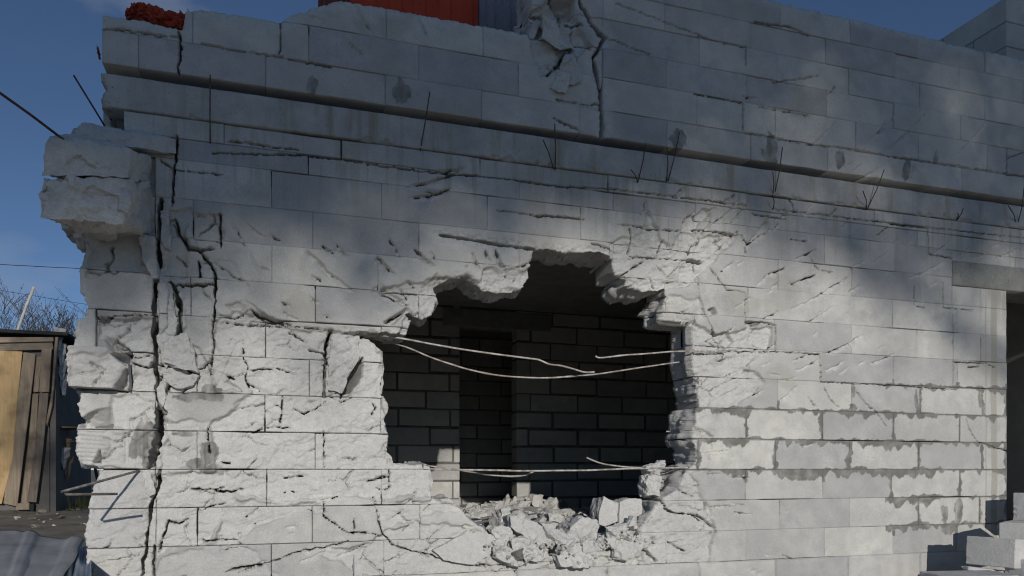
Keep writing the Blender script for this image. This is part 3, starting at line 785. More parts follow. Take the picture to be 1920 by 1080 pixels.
def emit(name, data, mat, parent, origin):
    V, F, A, extra = data
    org = np.array(origin)
    me = bpy.data.meshes.new(name)
    nq = len(F); ne = sum(len(e_) for e_ in extra)
    me.vertices.add(len(V)); me.vertices.foreach_set('co', (V - org).astype(np.float32).ravel())
    loops = np.concatenate([F.ravel()] + [np.array(e_) for e_ in extra]) if extra else F.ravel()
    me.loops.add(len(loops)); me.loops.foreach_set('vertex_index', loops.astype(np.int32))
    starts = np.concatenate([np.arange(nq) * 4, np.array([nq * 4 + sum(len(x_) for x_ in extra[:i]) for i in range(len(extra))], int)])
    me.polygons.add(nq + len(extra)); me.polygons.foreach_set('loop_start', starts.astype(np.int32))
    me.update(calc_edges=True)
    for k, v in A.items():
        at = me.attributes.new(k, 'FLOAT', 'POINT'); at.data.foreach_set('value', v.astype(np.float32))
    me.materials.append(mat)
    o = bpy.data.objects.new(name, me); COL.objects.link(o)
    put(o, parent, origin)
    return o

# ------------------------------------------------------------------ ground
def build_ground():
    n = 120
    def axis(a, b, c, d):
        return np.concatenate([np.linspace(a, b, 18)[:-1], np.linspace(b, c, n)[:-1], np.linspace(c, d, 18)])
    xs = axis(-400, -9, 9, 400); ys = axis(-400, -9, 14, 600)
    X, Y = np.meshgrid(xs, ys)
    bank = smooth(-0.35, -1.0, X) * smooth(-4.5, -1.5, Y)             # the heaped-up yard beside the house
    mound = smooth(2.6, 4.4, X) * smooth(-3.2, -1.6, Y) * smooth(0.2, -0.3, Y) * 0.72
    Z = 1.01 * bank + mound
    Z = Z + 0.05 * fbm(X * 0.9, Y * 0.9, 0.0, 4, 3) * (np.abs(X) < 30) + 0.018 * fbm(X * 6, Y * 6, 0.0, 3, 6) * (np.abs(X) < 10)
    ins = (X > -0.8) & (X < 7.6) & (Y > 0.1) & (Y < 6.2)
    Z = np.where(ins, 0.1, Z)
    ny, nx_ = X.shape
    V = np.stack([X.ravel(), Y.ravel(), Z.ravel()], 1)
    id_ = np.arange(nx_ * ny).reshape(ny, nx_)
    F = np.stack([id_[:-1, :-1].ravel(), id_[:-1, 1:].ravel(), id_[1:, 1:].ravel(), id_[1:, :-1].ravel()], 1)
    o = link('ground', mesh_from('ground', V, F), SOIL)
    tag(o, 'trodden brown soil of the yard around the house', None, None, 'structure')
    for p in o.data.polygons: p.use_smooth = True
    return o
build_ground()

# ------------------------------------------------------------------ the house
house = empty('block_house', (0, 0, 0))
tag(house, 'half wrecked house of white aerated concrete blocks with a big ragged hole', 'house')

def box_mesh(name, sx, sy, sz, bev=0.004):
    bm = bmesh.new(); bmesh.ops.create_cube(bm, size=1.0)
    bmesh.ops.scale(bm, verts=bm.verts, vec=(sx, sy, sz))
    if bev: bmesh.ops.bevel(bm, geom=bm.edges[:], offset=bev, segments=1, profile=0.5, affect='EDGES')
    me = bpy.data.meshes.new(name); bm.to_mesh(me); bm.free()
    return me

def box(name, x0, x1, y0, y1, z0, z1, mat, parent=None, bev=0.004):
    me = box_mesh(name, x1 - x0, y1 - y0, z1 - z0, bev)
    me.materials.append(mat)
    o = bpy.data.objects.new(name, me); COL.objects.link(o)
    c = ((x0 + x1) / 2, (y0 + y1) / 2, (z0 + z1) / 2)
    if parent: put(o, parent, c)
    else: o.location = c
    return o

# mortar core of the front wall (what is seen down the joints)
def core(x0, x1, z0, z1, use):
    X, Z = np.meshgrid(np.linspace(x0, x1, int((x1 - x0) / 0.02) + 1), np.linspace(z0, z1, int((z1 - z0) / 0.02) + 1))
    sd = fsum_sd(X, Z, use) - 0.045
    nz_, nx_ = X.shape
    keep = np.minimum.reduce([sd[:-1, :-1], sd[1:, :-1], sd[:-1, 1:], sd[1:, 1:]]) > 0
    V, F = [], []
    id_ = np.arange(nx_ * nz_).reshape(nz_, nx_)
    for s, y in enumerate((0.11, 0.20)):
        V.append(np.stack([X.ravel(), np.full(X.size, y), Z.ravel()], 1))
        ii, jj = np.nonzero(keep); o = s * nx_ * nz_
        F.append(np.stack([id_[ii, jj], id_[ii, jj + 1], id_[ii + 1, jj + 1], id_[ii + 1, jj]], 1) + o)
    return np.concatenate(V), np.concatenate(F)

XD0, XD1 = 5.262, 6.2           # doorway on the right
XL0 = WX(1785)                  # left end of its lintel
ZL0, ZL1 = CZ + 1.343, CZ + 1.522
parts = [core(-1.0, XD0 - 0.02, CZ - 1.5, CZ + 1.34, ('hole', 'cut', 'left')), core(-1.0, 7.4, CZ + 1.5, CZ + 1.82, ('cut', 'left')), core(-1.0, XL0 - 0.02, CZ + 1.32, CZ + 1.5, ('hole', 'cut', 'left')),
         core(-0.75, 7.4, CZ + 2.04, CZ + 3.08, ('cut', 'left', 'top')), core(XD1 + .02, 7.4, 0, CZ + 1.34, ())]
off = 0; VV, FF = [], []
for v_, f_ in parts:
    VV.append(v_); FF.append(f_ + off); off += len(v_)
front = link('front_wall', mesh_from('front_wall', np.concatenate(VV), np.concatenate(FF)), MORTAR, house)
front['label'] = 'front wall of white blocks laid in running bond, cracked and gouged'

# tongue-and-groove block ends left standing in the right side of the hole
def tg_groove(fx, fz, yy):
    zr = fz - CZ
    w = ((zr > 0.805) & (zr < 1.02) & (fx > 2.05)).astype(float)
    w2 = ((zr > 0.603) & (zr < 0.797) & (fx > 2.05)).astype(float)
    prof = 0.022 * (((yy > 0.05) & (yy < 0.10)).astype(float)) - 0.014 * ((yy > 0.15) & (yy < 0.20)) + 0.02 * ((yy > 0.23) & (yy < 0.27))
    return np.maximum(w, w2), prof + 0.002 * fbm(fz * 30, yy * 30, 0, 2, 3)

XC = WX(291)                    # the big vertical crack that splits off the corner
phase = {0: 2.985, 1: 3.213}
nblk = 0
brng = random.Random(3)
def ridges_left(X, Z):          # combed adhesive marks on two broken corner blocks
    a = smooth(WX(205), WX(198), X) * 0.004 * np.sin((Z + 0.06 * X) * 2 * math.pi / 0.021)
    b = ((X > WX(234)) & (X < WX(285)) & (Z < CZ + 0.165 + 0.02 * np.sin(X * 60)) & (Z > CZ + 0.03)) * (-0.012 + 0.005 * np.sin(X * 2 * math.pi / 0.017))
    return a + b
def scoop_left(X, Z):           # the torn-out lower left of a corner block
    d = smooth(-0.02, 0.05, (WX(214) - X) - 0.62 * (Z - (CZ + 0.21)) + 0.02 * fbm(X * 12, Z * 12, 0, 3, 9))
    return -d * (0.03 + 0.35 * np.clip(CZ + 0.36 - Z, 0, 1)) * smooth(CZ + 0.37, CZ + 0.33, Z + 0.25 * (X - WX(150)))
def wedge5(X, Z):               # pyramid-like break of the projecting corner block
    return -0.55 * np.clip(X - WX(215) + 0.5 * (CZ + 0.42 - Z), 0, 0.2) - 0.28 * np.clip(WX(190) - X - 1.2 * (Z - CZ - 0.43), 0, 1) * 0.15
def slope4(X, Z):
    return -0.8 * np.clip((X - WX(184)) * 0.8 - (Z - (CZ + 0.69)), 0, 0.09) * (X < WX(236)) * (X > WX(180))

left_parts = {  # course: list of (x0, x1, yoff, tilt, bulge, thick)
  6: [(WX(105), XC, 0.015, (0.0, -0.15), None)],
  5: [(WX(128), WX(160), 0.05, (-0.6, 0.0), None), (WX(160), XC, -0.012, (0.03, 0.05), lambda X, Z: -0.9 * np.clip(X - WX(262), 0, 1) * (Z > CZ + 1.04 + 0 * X))],
  4: [(WX(150), XC, -0.018, (0.0, 0.02), None)],
  3: [(WX(140), WX(182), -0.035, (0.02, 0.0), None), (WX(182), XC, -0.01, (0.0, -0.05), None)],
  2: [(WX(128), WX(246), -0.12, (0.05, -0.06), wedge5), (WX(246), XC, 0.0, (0.0, 0.0), None)],
  1: [(WX(138), XC, 0.0, (0.0, 0.0), None)],
  0: [(WX(138), XC, -0.006, (0.0, 0.02), ridges_left)],
  -1: [(WX(145), XC, -0.004, (0.0, 0.0), None)],
  -2: [(WX(145), XC, 0.002, (0.0, 0.0), None)],
  -3: [(WX(145), XC, -0.003, (0.0, 0.0), None)],
  -4: [(WX(145), XC, 0.0, (0.0, 0.0), None)],
  7: [(WX(108), XC, 0.02, (0.0, 0.0), None)],
  8: [(WX(112), WX(232), -0.02, (0.0, 0.0), None), (WX(232), WX(330), 0.0, (0.0, 0.0), None)],
}
def add_block(x0, x1, z0, z1, **kw):
    global nblk
    nblk += 1
    d = grid_block(x0, x1, z0, z1, seed=nblk, **kw)
    if d is None: return None
    return emit('block', d, AAC, front, ((x0 + x1) / 2, 0.15, z0))

for k in range(-4, 9):
    z0, z1 = CZ + 0.2 * k, CZ + 0.2 * (k + 1)
    if k == 8: z1 = CZ + 1.708
    ph = phase[(k + 1) % 2]
    xs = [ph + 0.6 * i for i in range(-8, 9)]
    xs = [x + brng.uniform(-0.022, 0.022) for x in xs]
    xr_end = XD0 if k < 6 else (XL0 if k in (6, 7) else 7.4)
    start = WX(330) if k == 8 else XC
    xs = [start] + [x for x in xs if start + 0.12 < x < xr_end - 0.10] + [xr_end]
    for (a, b, yo, tl, bu) in left_parts.get(k, []):
        add_block(a, b, z0, z1, yoff=yo, tilt=tl, bulge=bu, gap=0.002)
    for a, b in zip(xs[:-1], xs[1:]):
        cpx = 960 + FPX * ((a + b) / 2 * CA - DIST * SA) / ((a + b) / 2 * SA + DIST * CA)
        rough_zone = cpx < 760 and k < 5
        yo = brng.uniform(-0.003, 0.003) + (brng.uniform(-0.010, 0.006) if rough_zone else 0)
        tl = (brng.uniform(-0.008, 0.008), brng.uniform(-0.015, 0.015))
        if rough_zone: tl = (tl[0] * 2.5, tl[1] * 3)
        low = k <= -4 or a > 5.5
        add_block(a, b, z0, z1, yoff=yo, tilt=tl, gap=0.0014 if rough_zone else 0.0003, arris=1.0 if rough_zone else 0.4, groove=tg_groove,
                  res=0.02 if low else 0.0052)
# cut pieces round the lintel and the far side of the doorway
add_block(XL0, XD0, CZ + 1.2, ZL0, res=0.006)
add_block(XL0, XL0 + 0.62, ZL1, CZ + 1.6, res=0.008); add_block(XL0 + 0.62, XL0 + 1.22, ZL1, CZ + 1.6, res=0.008); add_block(XL0 + 1.22, 7.4, ZL1, CZ + 1.6, res=0.02)
for k in range(-7, 7):
    add_block(XD1, XD1 + (0.6 if k % 2 else 0.3), CZ + 0.2 * k, CZ + 0.2 * (k + 1), res=0.03, use=())
    add_block(XD1 + (0.6 if k % 2 else 0.3), 7.4, CZ + 0.2 * k, CZ + 0.2 * (k + 1), res=0.03, use=())
for k in range(-7, -4):
    xs = [WX(150)] + [-0.3 + 0.6 * i + (0.3 if k % 2 else 0) for i in range(0, 9)] + [XD0]
    for a, b in zip(xs[:-1], xs[1:]): add_block(a, b, CZ + 0.2 * k, CZ + 0.2 * (k + 1), res=0.04, use=(), mort=False)
lt = grid_block(XL0, XD1 + 0.3, ZL0, ZL1, yoff=-0.006, res=0.008, use=(), flat=True, seed=900)
emit('lintel', lt, LINTEL, house, (XL0 + 0.9, 0.15, ZL0))

# levelling course and ring beam under the upper storey
xs = [WX(232), WX(420), WX(640), WX(900), WX(1140), WX(1400), WX(1640), 5.6, 7.4]
for i, (a, b) in enumerate(zip(xs[:-1], xs[1:])):
    d = grid_block(a, b, CZ + 1.71, CZ + 1.815, yoff=-0.004 + 0.006 * (i % 2), res=0.006, use=('cut', 'left', 'slit'), seed=700 + i)
    if d: emit('levelling_course', d, AAC, house, ((a + b) / 2, 0.15, CZ + 1.71))
def beam_bulge(X, Z):
    return 0.012 * np.abs(fbm(X * 14, Z * 22, 0, 4, 66)) * smooth(CZ + 1.85, CZ + 1.815, Z) - 0.02 * smooth(0.25, 0.5, fbm(X * 10, Z * 14, 3, 3, 67)) * smooth(CZ + 1.87, CZ + 1.82, Z)
bx0 = WX(189)
bm_ = grid_block(bx0, 7.4, CZ + 1.818, CZ + 1.988, yoff=-0.012, res=0.008, use=('left',), flat=True, bulge=beam_bulge, seed=55)
emit('ring_beam', bm_, BEAM, house, (3.0, 0.15, CZ + 1.818))

# upper storey: left parapet (low), the broken stub, and the tall right wall
XF = WX(1128, 0)
ucs = [2.032, 2.2, 2.4, 2.58, 2.76, 2.93, 3.11]
for k in range(6):
    z0, z1 = CZ + ucs[k], CZ + ucs[k + 1]
    ph = phase[k % 2]
    xs = [ph + 0.6 * i + brng.uniform(-0.03, 0.03) for i in range(-8, 9)]
    for (A0, B0) in ((WX(193), WX(1128)), (WX(1128), 7.4)):
        ys = [A0] + [x for x in xs if A0 + 0.14 < x < B0 - 0.14] + [B0]
        for a, b in zip(ys[:-1], ys[1:]):
            if B0 < XF + 0.01 and k >= 3 and b < WX(985): continue
            yo = -0.022 + brng.uniform(-0.004, 0.004)
            add_block(a, b, z0, z1, yoff=yo, tilt=(brng.uniform(-.01, .01), brng.uniform(-.015, .015)), use=('cut', 'left', 'top', 'slit'), gap=0.0003, arris=0.4,
                      res=0.02 if a > 5.5 else 0.007, mort=False)

# rooms behind the hole
FL = CZ - 0.5
YB, YT = 3.95, 0.2
box('floor_slab', -0.6, 7.3, 0.301, 6.0, FL - 0.15, FL, SLAB, house, 0)
box('ceiling_slab', -0.6, 7.3, 0.301, 6.2, CZ + 1.83, CZ + 1.99, SLAB, house, 0)
box('side_wall', -0.86, -0.602, 0.302, 6.2, 0.0, CZ + 1.985, AAC, house, 0)
box('partition_wall', 4.75, 4.93, 0.302, 6.0, FL, CZ + 1.83, AAC, house, 0)
box('end_wall', 7.1, 7.4, 0.302, 6.2, 0.0, CZ + 1.985, AAC, house, 0)

BLK = {}
def wall_of_blocks(name, x0, x1, y, thick, z0, z1, openings, zoff, gap, label=None):
    """an inner wall: mortar slab with each block a piece of it; openings are (x0, x1, top)"""
    gaps = [gap * .5, gap * .9, gap * 1.25]
    cuts = sorted({x0, x1} | {o[0] for o in openings} | {o[1] for o in openings})
    bm = bmesh.new()
    def addbox(a, b, c, d):
        r = bmesh.ops.create_cube(bm, size=1.0)
        bmesh.ops.scale(bm, verts=r['verts'], vec=(b - a, thick - 0.012, d - c))
        bmesh.ops.translate(bm, verts=r['verts'], vec=((a + b) / 2, y + thick / 2, (c + d) / 2))
    for a, b in zip(cuts[:-1], cuts[1:]):
        op = [o for o in openings if o[0] <= a and o[1] >= b]
        addbox(a + (0.008 if any(abs(o[1] - a) < 1e-6 for o in openings) else 0), b - (0.008 if any(abs(o[0] - b) < 1e-6 for o in openings) else 0), z0 if not op else op[0][2], z1)
    me = bpy.data.meshes.new(name); bm.to_mesh(me); bm.free()
    w = link(name, me, MORTAR, house)
    k = 0; z = z0 - ((z0 - zoff) % 0.2)
    while z < z1 - 0.02:
        c, d = max(z, z0), min(z + 0.2, z1)
        if d - c > 0.05:
            xs = [x0] + [x for x in [x0 - 0.35 + 0.6 * i + (0.27 if k % 2 else 0) + brng.uniform(-.03, .03) for i in range(0, 20)] if x0 + 0.08 < x < x1 - 0.08] + [x1]
            for a, b in zip(xs[:-1], xs[1:]):
                spans = [(a, b)]
                for o in openings:
                    if c < o[2] - 0.03:
                        ns = []
                        for (p, q) in spans:
                            if q <= o[0] or p >= o[1]: ns.append((p, q)); continue
                            if p < o[0] - 0.04: ns.append((p, o[0]))
                            if q > o[1] + 0.04: ns.append((o[1], q))
                        spans = ns
                for (p, q) in spans:
                    gap = brng.choice(gaps); dz_ = brng.uniform(-.004, .004)
                    g0 = 0.0 if any(abs(p - o[1]) < 1e-6 for o in openings) else gap / 2
                    g1 = 0.0 if any(abs(q - o[0]) < 1e-6 for o in openings) else gap / 2
                    L = round(q - p - g0 - g1, 3); H = round(d - c - gap, 3)
                    key = (L, H, thick)
                    if key not in BLK:
                        BLK[key] = box_mesh('inner_block', L, thick, H, 0.006); BLK[key].materials.append(AAC)
                    o_ = bpy.data.objects.new('block', BLK[key]); COL.objects.link(o_)
                    put(o_, w, ((p + g0 + q - g1) / 2, y + thick / 2 + brng.uniform(-.004, .004), (c + d) / 2 + dz_))
        z += 0.2; k += 1
    return w
DX0, DX1 = WX(862, YB), WX(969, YB)
DTOP = W(900, 614, YB)[2]
wall_of_blocks('inner_wall', 0.2, 4.75, YB, YT, FL, CZ + 1.83, [(DX0, DX1, DTOP + 0.2)], CZ + 0.07, 0.026)
box('inner_lintel', DX0 - 0.19, DX1 + 0.42, YB - 0.012, YB + YT - 0.01, DTOP, DTOP + 0.2, LINTEL, house, 0.005)
wall_of_blocks('far_wall', DX0 - 1.0, DX1 + 1.6, 5.78, 0.2, FL, CZ + 1.83, [], CZ + 0.02, 0.024)
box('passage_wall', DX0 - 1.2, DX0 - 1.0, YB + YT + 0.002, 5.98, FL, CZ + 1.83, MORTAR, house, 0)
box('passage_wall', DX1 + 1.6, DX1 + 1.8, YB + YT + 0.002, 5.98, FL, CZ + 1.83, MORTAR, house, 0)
wall_of_blocks('side_room_wall', 4.93, 7.1, 1.6, 0.2, FL, CZ + 1.83, [], CZ + 0.03, 0.006)

# corner return that juts out towards the yard, with its torn end
def hull_piece(pts, res=0.02, amp=0.006, chip=0.08, seed=0, fresh=0.3):
    bm = bmesh.new()
    for p in pts: bm.verts.new(p)
    bm.verts.ensure_lookup_table()
    r = bmesh.ops.convex_hull(bm, input=bm.verts[:])
    bmesh.ops.delete(bm, geom=list({g for g in r['geom_interior'] + r['geom_unused'] if isinstance(g, bmesh.types.BMVert)}), context='VERTS')
    for _ in range(7):
        long_ = [e_ for e_ in bm.edges if e_.calc_length() > res * 1.6]
        if not long_: break
        bmesh.ops.subdivide_edges(bm, edges=long_, cuts=1)
        bmesh.ops.triangulate(bm, faces=[f for f in bm.faces if len(f.verts) > 3])
    bm.normal_update()
    co = np.array([v.co[:] for v in bm.verts]); no = np.array([v.normal[:] for v in bm.verts])
    q = co + seed * 3.7
    u = q[:, 0] * 0.9 + q[:, 1] * 0.5; w = q[:, 2] * 0.9 - q[:, 1] * 0.6
    b, v_ = chips(u, w, chip, 500 + seed)
    d = amp * (0.9 * (v_) + 0.5 * (b - 0.3)) + amp * 0.8 * fbm(q[:, 0] / chip * 1.6, q[:, 1] / chip * 1.6, q[:, 2] / chip * 1.6, 4, seed)
    co = co + no * d[:, None]
    for v, c in zip(bm.verts, co): v.co = c
    me = bpy.data.meshes.new('piece'); bm.to_mesh(me); bm.free()
    at = me.attributes.new('fresh', 'FLOAT', 'POINT')
    at.data.foreach_set('value', np.full(len(me.vertices), fresh, np.float32))
    return me

def piece(name, pts, parent, mat=None, **kw):
    pts = np.array(pts, float); c = pts.mean(0); c[2] = pts[:, 2].min()
    me = hull_piece(pts - c, **kw)
    me.materials.append(mat or AAC)
    o = bpy.data.objects.new(name, me); COL.objects.link(o)
    if parent: put(o, parent, c)
    else: o.location = c
    return o
F1, B1 = -0.42, 0.02
jut = lambda a: [W(*q) for q in a]
piece('block', jut([(88,258,F1),(150,262,F1),(240,284,F1),(239,332,F1),(79,329,F1)]) + jut([(150,255,B1),(286,300,B1),(284,345,B1),(165,345,B1)]), front, res=0.013, amp=0.016, chip=0.10, seed=2, fresh=0.2)
piece('block', jut([(80,331,F1),(238,336,F1),(240,380,F1),(234,420,F1),(140,412,F1),(75,409,F1),(72,350,F1)]) + jut([(165,345,B1),(286,347,B1),(286,440,B1),(200,450,B1),(150,438,B1)]), front, res=0.011, amp=0.022, chip=0.085, seed=5, fresh=0.4)
piece('block', jut([(140,244,-.24),(160,232,-.16),(240,245,-.06),(330,262,-.03),(330,288,-.02),(240,281,-.05),(150,262,-.24)]) + jut([(170,240,.2),(330,258,.2),(330,288,.2),(180,270,.2)]), front, res=0.012, amp=0.014, chip=0.09, seed=8, fresh=0.2)

# loose wedges jammed in the big crack
for i, p in enumerate([[(262,440),(290,443),(296,520),(286,522),(266,485)], [(300,395),(318,390),(320,470),(304,460)], [(297,530),(322,533),(332,600),(312,690),(296,640)], [(303,640),(350,622),(362,655),(374,700),(345,692),(303,680)],
                       [(303,690),(372,705),(362,722),(330,730),(305,715)], [(292,728),(306,712),(312,745),(306,765),(297,755)], [(264,884),(284,884),(290,925),(278,930)]]):
    f_ = (-.03, .0, .02, -.02, .0, .0, -.01)[i]
    piece('wedge', [W(a, b, f_) for a, b in p] + [W(480 + (a - 480) * 0.98, 880 + (b - 880) * 0.98, f_ + 0.10) for a, b in p], front, res=0.010, amp=0.010, chip=0.05, seed=20 + i, fresh=0.8)
# upper stub: torn chunks beside the fault
for i, p in enumerate([[(1018,30),(1040,40),(1070,90),(1050,95),(1015,72)], [(1040,150),(1060,105),(1078,95),(1092,150),(1075,160)], [(1030,165),(1045,135),(1070,140),(1060,175)]]):
    piece('wedge', [W(a, b, -.045) for a, b in p] + [W(a, b, .08) for a, b in p], front, res=0.014, amp=0.014, chip=0.06, seed=40 + i, fresh=0.5)
# broken inner leaf beside the top left of the hole
piece('wedge', [W(a, b, .10) for a, b in [(684,640),(716,660),(718,690),(684,686)]] + [W(a, b, .28) for a, b in [(690,640),(716,660),(716,690),(690,686)]], front, res=0.012, amp=0.008, chip=0.06, seed=50, fresh=0.6)
piece('wedge', [W(a, b, .09) for a, b in [(682,690),(720,690),(716,738),(684,742)]] + [W(a, b, .28) for a, b in [(690,690),(714,690),(712,738),(690,742)]], front, res=0.012, amp=0.010, chip=0.06, seed=51, fresh=0.8)
piece('wedge', [W(a, b, -.012) for a, b in [(622,628),(674,629),(676,672),(660,690),(640,735),(616,730),(618,660)]] + [W(a, b, .1) for a, b in [(624,632),(668,632),(655,690),(620,725)]], front, res=0.010, amp=0.014, chip=0.07, seed=52, fresh=0.9)

# perpendicular gable wall on the upper floor, right
gw = wall_of_blocks_y = None
gx = 5.62
g = box('gable_wall', gx + 0.006, gx + 0.24, 0.30, 3.4, CZ + 2.0, CZ + 3.5, MORTAR, house, 0)
for k in range(9):
    z0 = CZ + 2.0 + 0.2 * k
    ylim = 3.2 if k < 8 else 1.0
    y = 0.285 - (0.3 if k % 2 else 0)
    while y < ylim:
        a, b = max(y, 0.285), min(y + 0.6, 3.2)
        if b - a > 0.06:
            o_ = box('block', gx, gx + 0.25, a + 0.003, b - 0.003, z0 + 0.002, z0 + 0.198, AAC, g, 0.006)
        y += 0.6

# ------------------------------------------------------------------ rebar
def tube_mesh(name, pts, r, sides=7, mat=None, ribs=False):
    pts = [Vector(p) for p in pts]
    V, F = [], []
    prev = None
    for i, p in enumerate(pts):
        t = (pts[min(i + 1, len(pts) - 1)] - pts[max(i - 1, 0)]).normalized()
        a = t.orthogonal().normalized() if prev is None else (prev - t * prev.dot(t)).normalized()
        prev = a; b = t.cross(a)
        rr = r[i] if isinstance(r, (list, tuple)) else r
        for k in range(sides):
            an = 2 * math.pi * k / sides
            V.append(p + rr * (math.cos(an) * a + math.sin(an) * b))
    n = len(pts)
    for i in range(n - 1):
        for k in range(sides):
            k2 = (k + 1) % sides
            F.append((i * sides + k, i * sides + k2, (i + 1) * sides + k2, (i + 1) * sides + k))
    F.append(tuple(range(sides))[::-1]); F.append(tuple((n - 1) * sides + k for k in range(sides)))
    return V, F

def spline(pts, n=6):
    P = [Vector(p) for p in pts]; out = []
    for i in range(len(P) - 1):
        p0, p1, p2, p3 = P[max(i - 1, 0)], P[i], P[i + 1], P[min(i + 2, len(P) - 1)]
        for k in range(n):
            t = k / n
            out.append(0.5 * ((2 * p1) + (p2 - p0) * t + (2 * p0 - 5 * p1 + 4 * p2 - p3) * t * t + (-p0 + 3 * p1 - 3 * p2 + p3) * t ** 3))
    out.append(P[-1]); return out

def rod(name, pts, r, mat, label=None, cat=None, group=None, curve=True, parent=None):
    P = spline(pts) if curve else [Vector(p) for p in pts]
    if curve:      # ribs, small kinks and caked mortar
        Q = []
        for a_, b_ in zip(P[:-1], P[1:]):
            n_ = max(1, int((b_ - a_).length / 0.008))
            Q += [a_.lerp(b_, k / n_) for k in range(n_)]
        Q.append(P[-1]); sd_ = len(name) + int(abs(P[0].x) * 100)
        tk = np.arange(len(Q)) * 0.008
        wz_ = 0.006 * fbm(tk * 2.2, sd_ * 1.7, 0.0, 3, 3) * np.clip(tk * 4, 0, 1); wy_ = 0.008 * fbm(tk * 2.0, sd_ * 2.9, 0.0, 3, 5)
        P = [q + Vector((0, float(wy_[k]), float(wz_[k]))) for k, q in enumerate(Q)]
        cake = np.clip(fbm(tk * 9, sd_ * 0.7, 0.0, 2, 7) - 0.25, 0, 1)
        r = [float(r * (0.93 + 0.14 * (k % 2) + 0.9 * cake[k])) for k in range(len(P))]
    V, F = tube_mesh(name, P, r)
    c = V[0].copy()
    me = mesh_from(name, [v - c for v in V], F)
    for p in me.polygons: p.use_smooth = True
    me.materials.append(mat)
    o = bpy.data.objects.new(name, me); COL.objects.link(o)
    if parent: put(o, parent, c)
    else: o.location = c
    return tag(o, label, cat, group)

def px3(lst, Y): return [W(a, b, Y) for a, b in lst]
GRB = 'bare reinforcement bars stretched across the hole'
rod('rebar', px3([(610,616),(700,628),(775,639),(850,653),(930,664),(998,672),(1012,675),(1030,683),(1052,686),(1075,692),(1095,698),(1114,698)], 0.07), 0.0058, STEEL, 'upper bent rebar ending mid hole with a kinked tip', 'rebar', GRB)
rod('rebar', px3([(660,627),(700,635),(760,650),(815,672),(870,690),(935,703),(1000,708),(1055,707),(1110,702),(1200,688),(1268,679),(1330,672)], 0.14), 0.0052, STEEL, 'long rebar sagging in one curve right across the upper hole', 'rebar', GRB)
rod('rebar', px3([(1117,667),(1119,670),(1130,671),(1165,667),(1200,664),(1270,659)], 0.08)[:5] + [W(1275,659,.03), W(1302,659,-.012), W(1362,660,-.010)], 0.0055, STEEL, 'short rebar pointing left from the right side of the hole', 'rebar', GRB)
rod('rebar', px3([(700,870),(760,876),(830,880),(910,882),(1000,883),(1110,881),(1215,878),(1260,877),(1330,877)], 0.07), 0.0058, STEEL, 'straight rebar across the lower hole above the rubble', 'rebar', GRB)
rod('rebar', px3([(800,873),(860,881),(890,886),(920,890),(960,892),(985,889),(1002,882)], 0.15), 0.0052, STEEL, 'short rebar drooping below the straight lower bar', 'rebar', GRB)
rod('rebar', px3([(1100,858),(1125,868),(1150,873),(1180,876),(1240,877),(1310,878)], 0.13), 0.0052, STEEL, 'short rebar with its free end raised over the lower bar', 'rebar', GRB)
# bars sticking out of the corner
hk = W(262, 882, 0.02); apex = W(116, 922, -.55)
tip = W(220, 926, -.42)
rod('rebar_hook', [W(300, 879, .1), hk, tuple(Vector(hk).lerp(Vector(apex), .5)), apex, tuple(Vector(apex) + Vector((.012, .012, -.012))), tip], 0.0062, HOOKM, 'bent rebar hook sticking out of the cracked corner near the ground', 'rebar', None, curve=False)
rod('rebar', [W(122, 266, -.40), W(118, 261, -.42), W(60, 217, -.55), W(-20, 160, -.75)], 0.0058, RUST, 'dark rebar slanting up and out from the jutting corner block', 'rebar', None, curve=False)
rod('rebar', [W(196, 236, .08), W(189, 224, .02), W(138, 141, -.05)], 0.0045, RUST, 'thin dark rebar leaning out beside the ring beam end', 'rebar', None, curve=False)
GST = 'starter bars along the ring beam'
stubs = [((788,283),(806,172),-.05),((1041,318),(1040,232),-.03),((1038,316),(1018,262),-.04),((1196,342),(1211,268),-.05),((1196,342),(1183,318),-.05),((1250,340),(1251,276),-.03),((1253,338),(1274,248),-.05),
         ((1449,368),(1449,322),-.03),((1452,366),(1467,276),-.05),((1450,392),(1449,368),-.02),((1625,392),(1618,358),-.04),((1626,392),(1658,318),-.05),((1795,412),(1806,390),-.04),((1793,412),(1796,400),-.03),
         ((1905,418),(1890,385),-.04),((1908,420),(1920,352),-.05),((394,268),(394,140),-.05)]
names = ['near the middle of the wall', 'upright one above the hole', 'leaning one above the hole', 'taller one of the bent pair', 'shorter one of the bent pair',
  'thin upright one of the second pair', 'tall leaning one of the second pair', 'thin upright one of the third pair', 'tall leaning one of the third pair', 'lower stub of the third pair', 'short one of the fourth pair',
  'tall slanted one of the fourth pair', 'small slanted one of the fifth pair', 'smallest one of the fifth pair', 'short one next to the doorway side edge', 'tall one next to the doorway side edge', 'at the corner end of the beam']
for (a, b, y), nm in zip(stubs, names):
    p0 = Vector(W(a[0], a[1], -0.004)); p1 = Vector(W(b[0], b[1], y - .04))
    q = p0 + Vector((0, .05, -.004))
    rod('starter_bar', [q, p0, p0.lerp(p1, .5) + Vector((0, -.012, 0)), p1], 0.0034, RUST, 'dark starter bar on the ring beam, ' + nm, 'rebar', GST, curve=False)

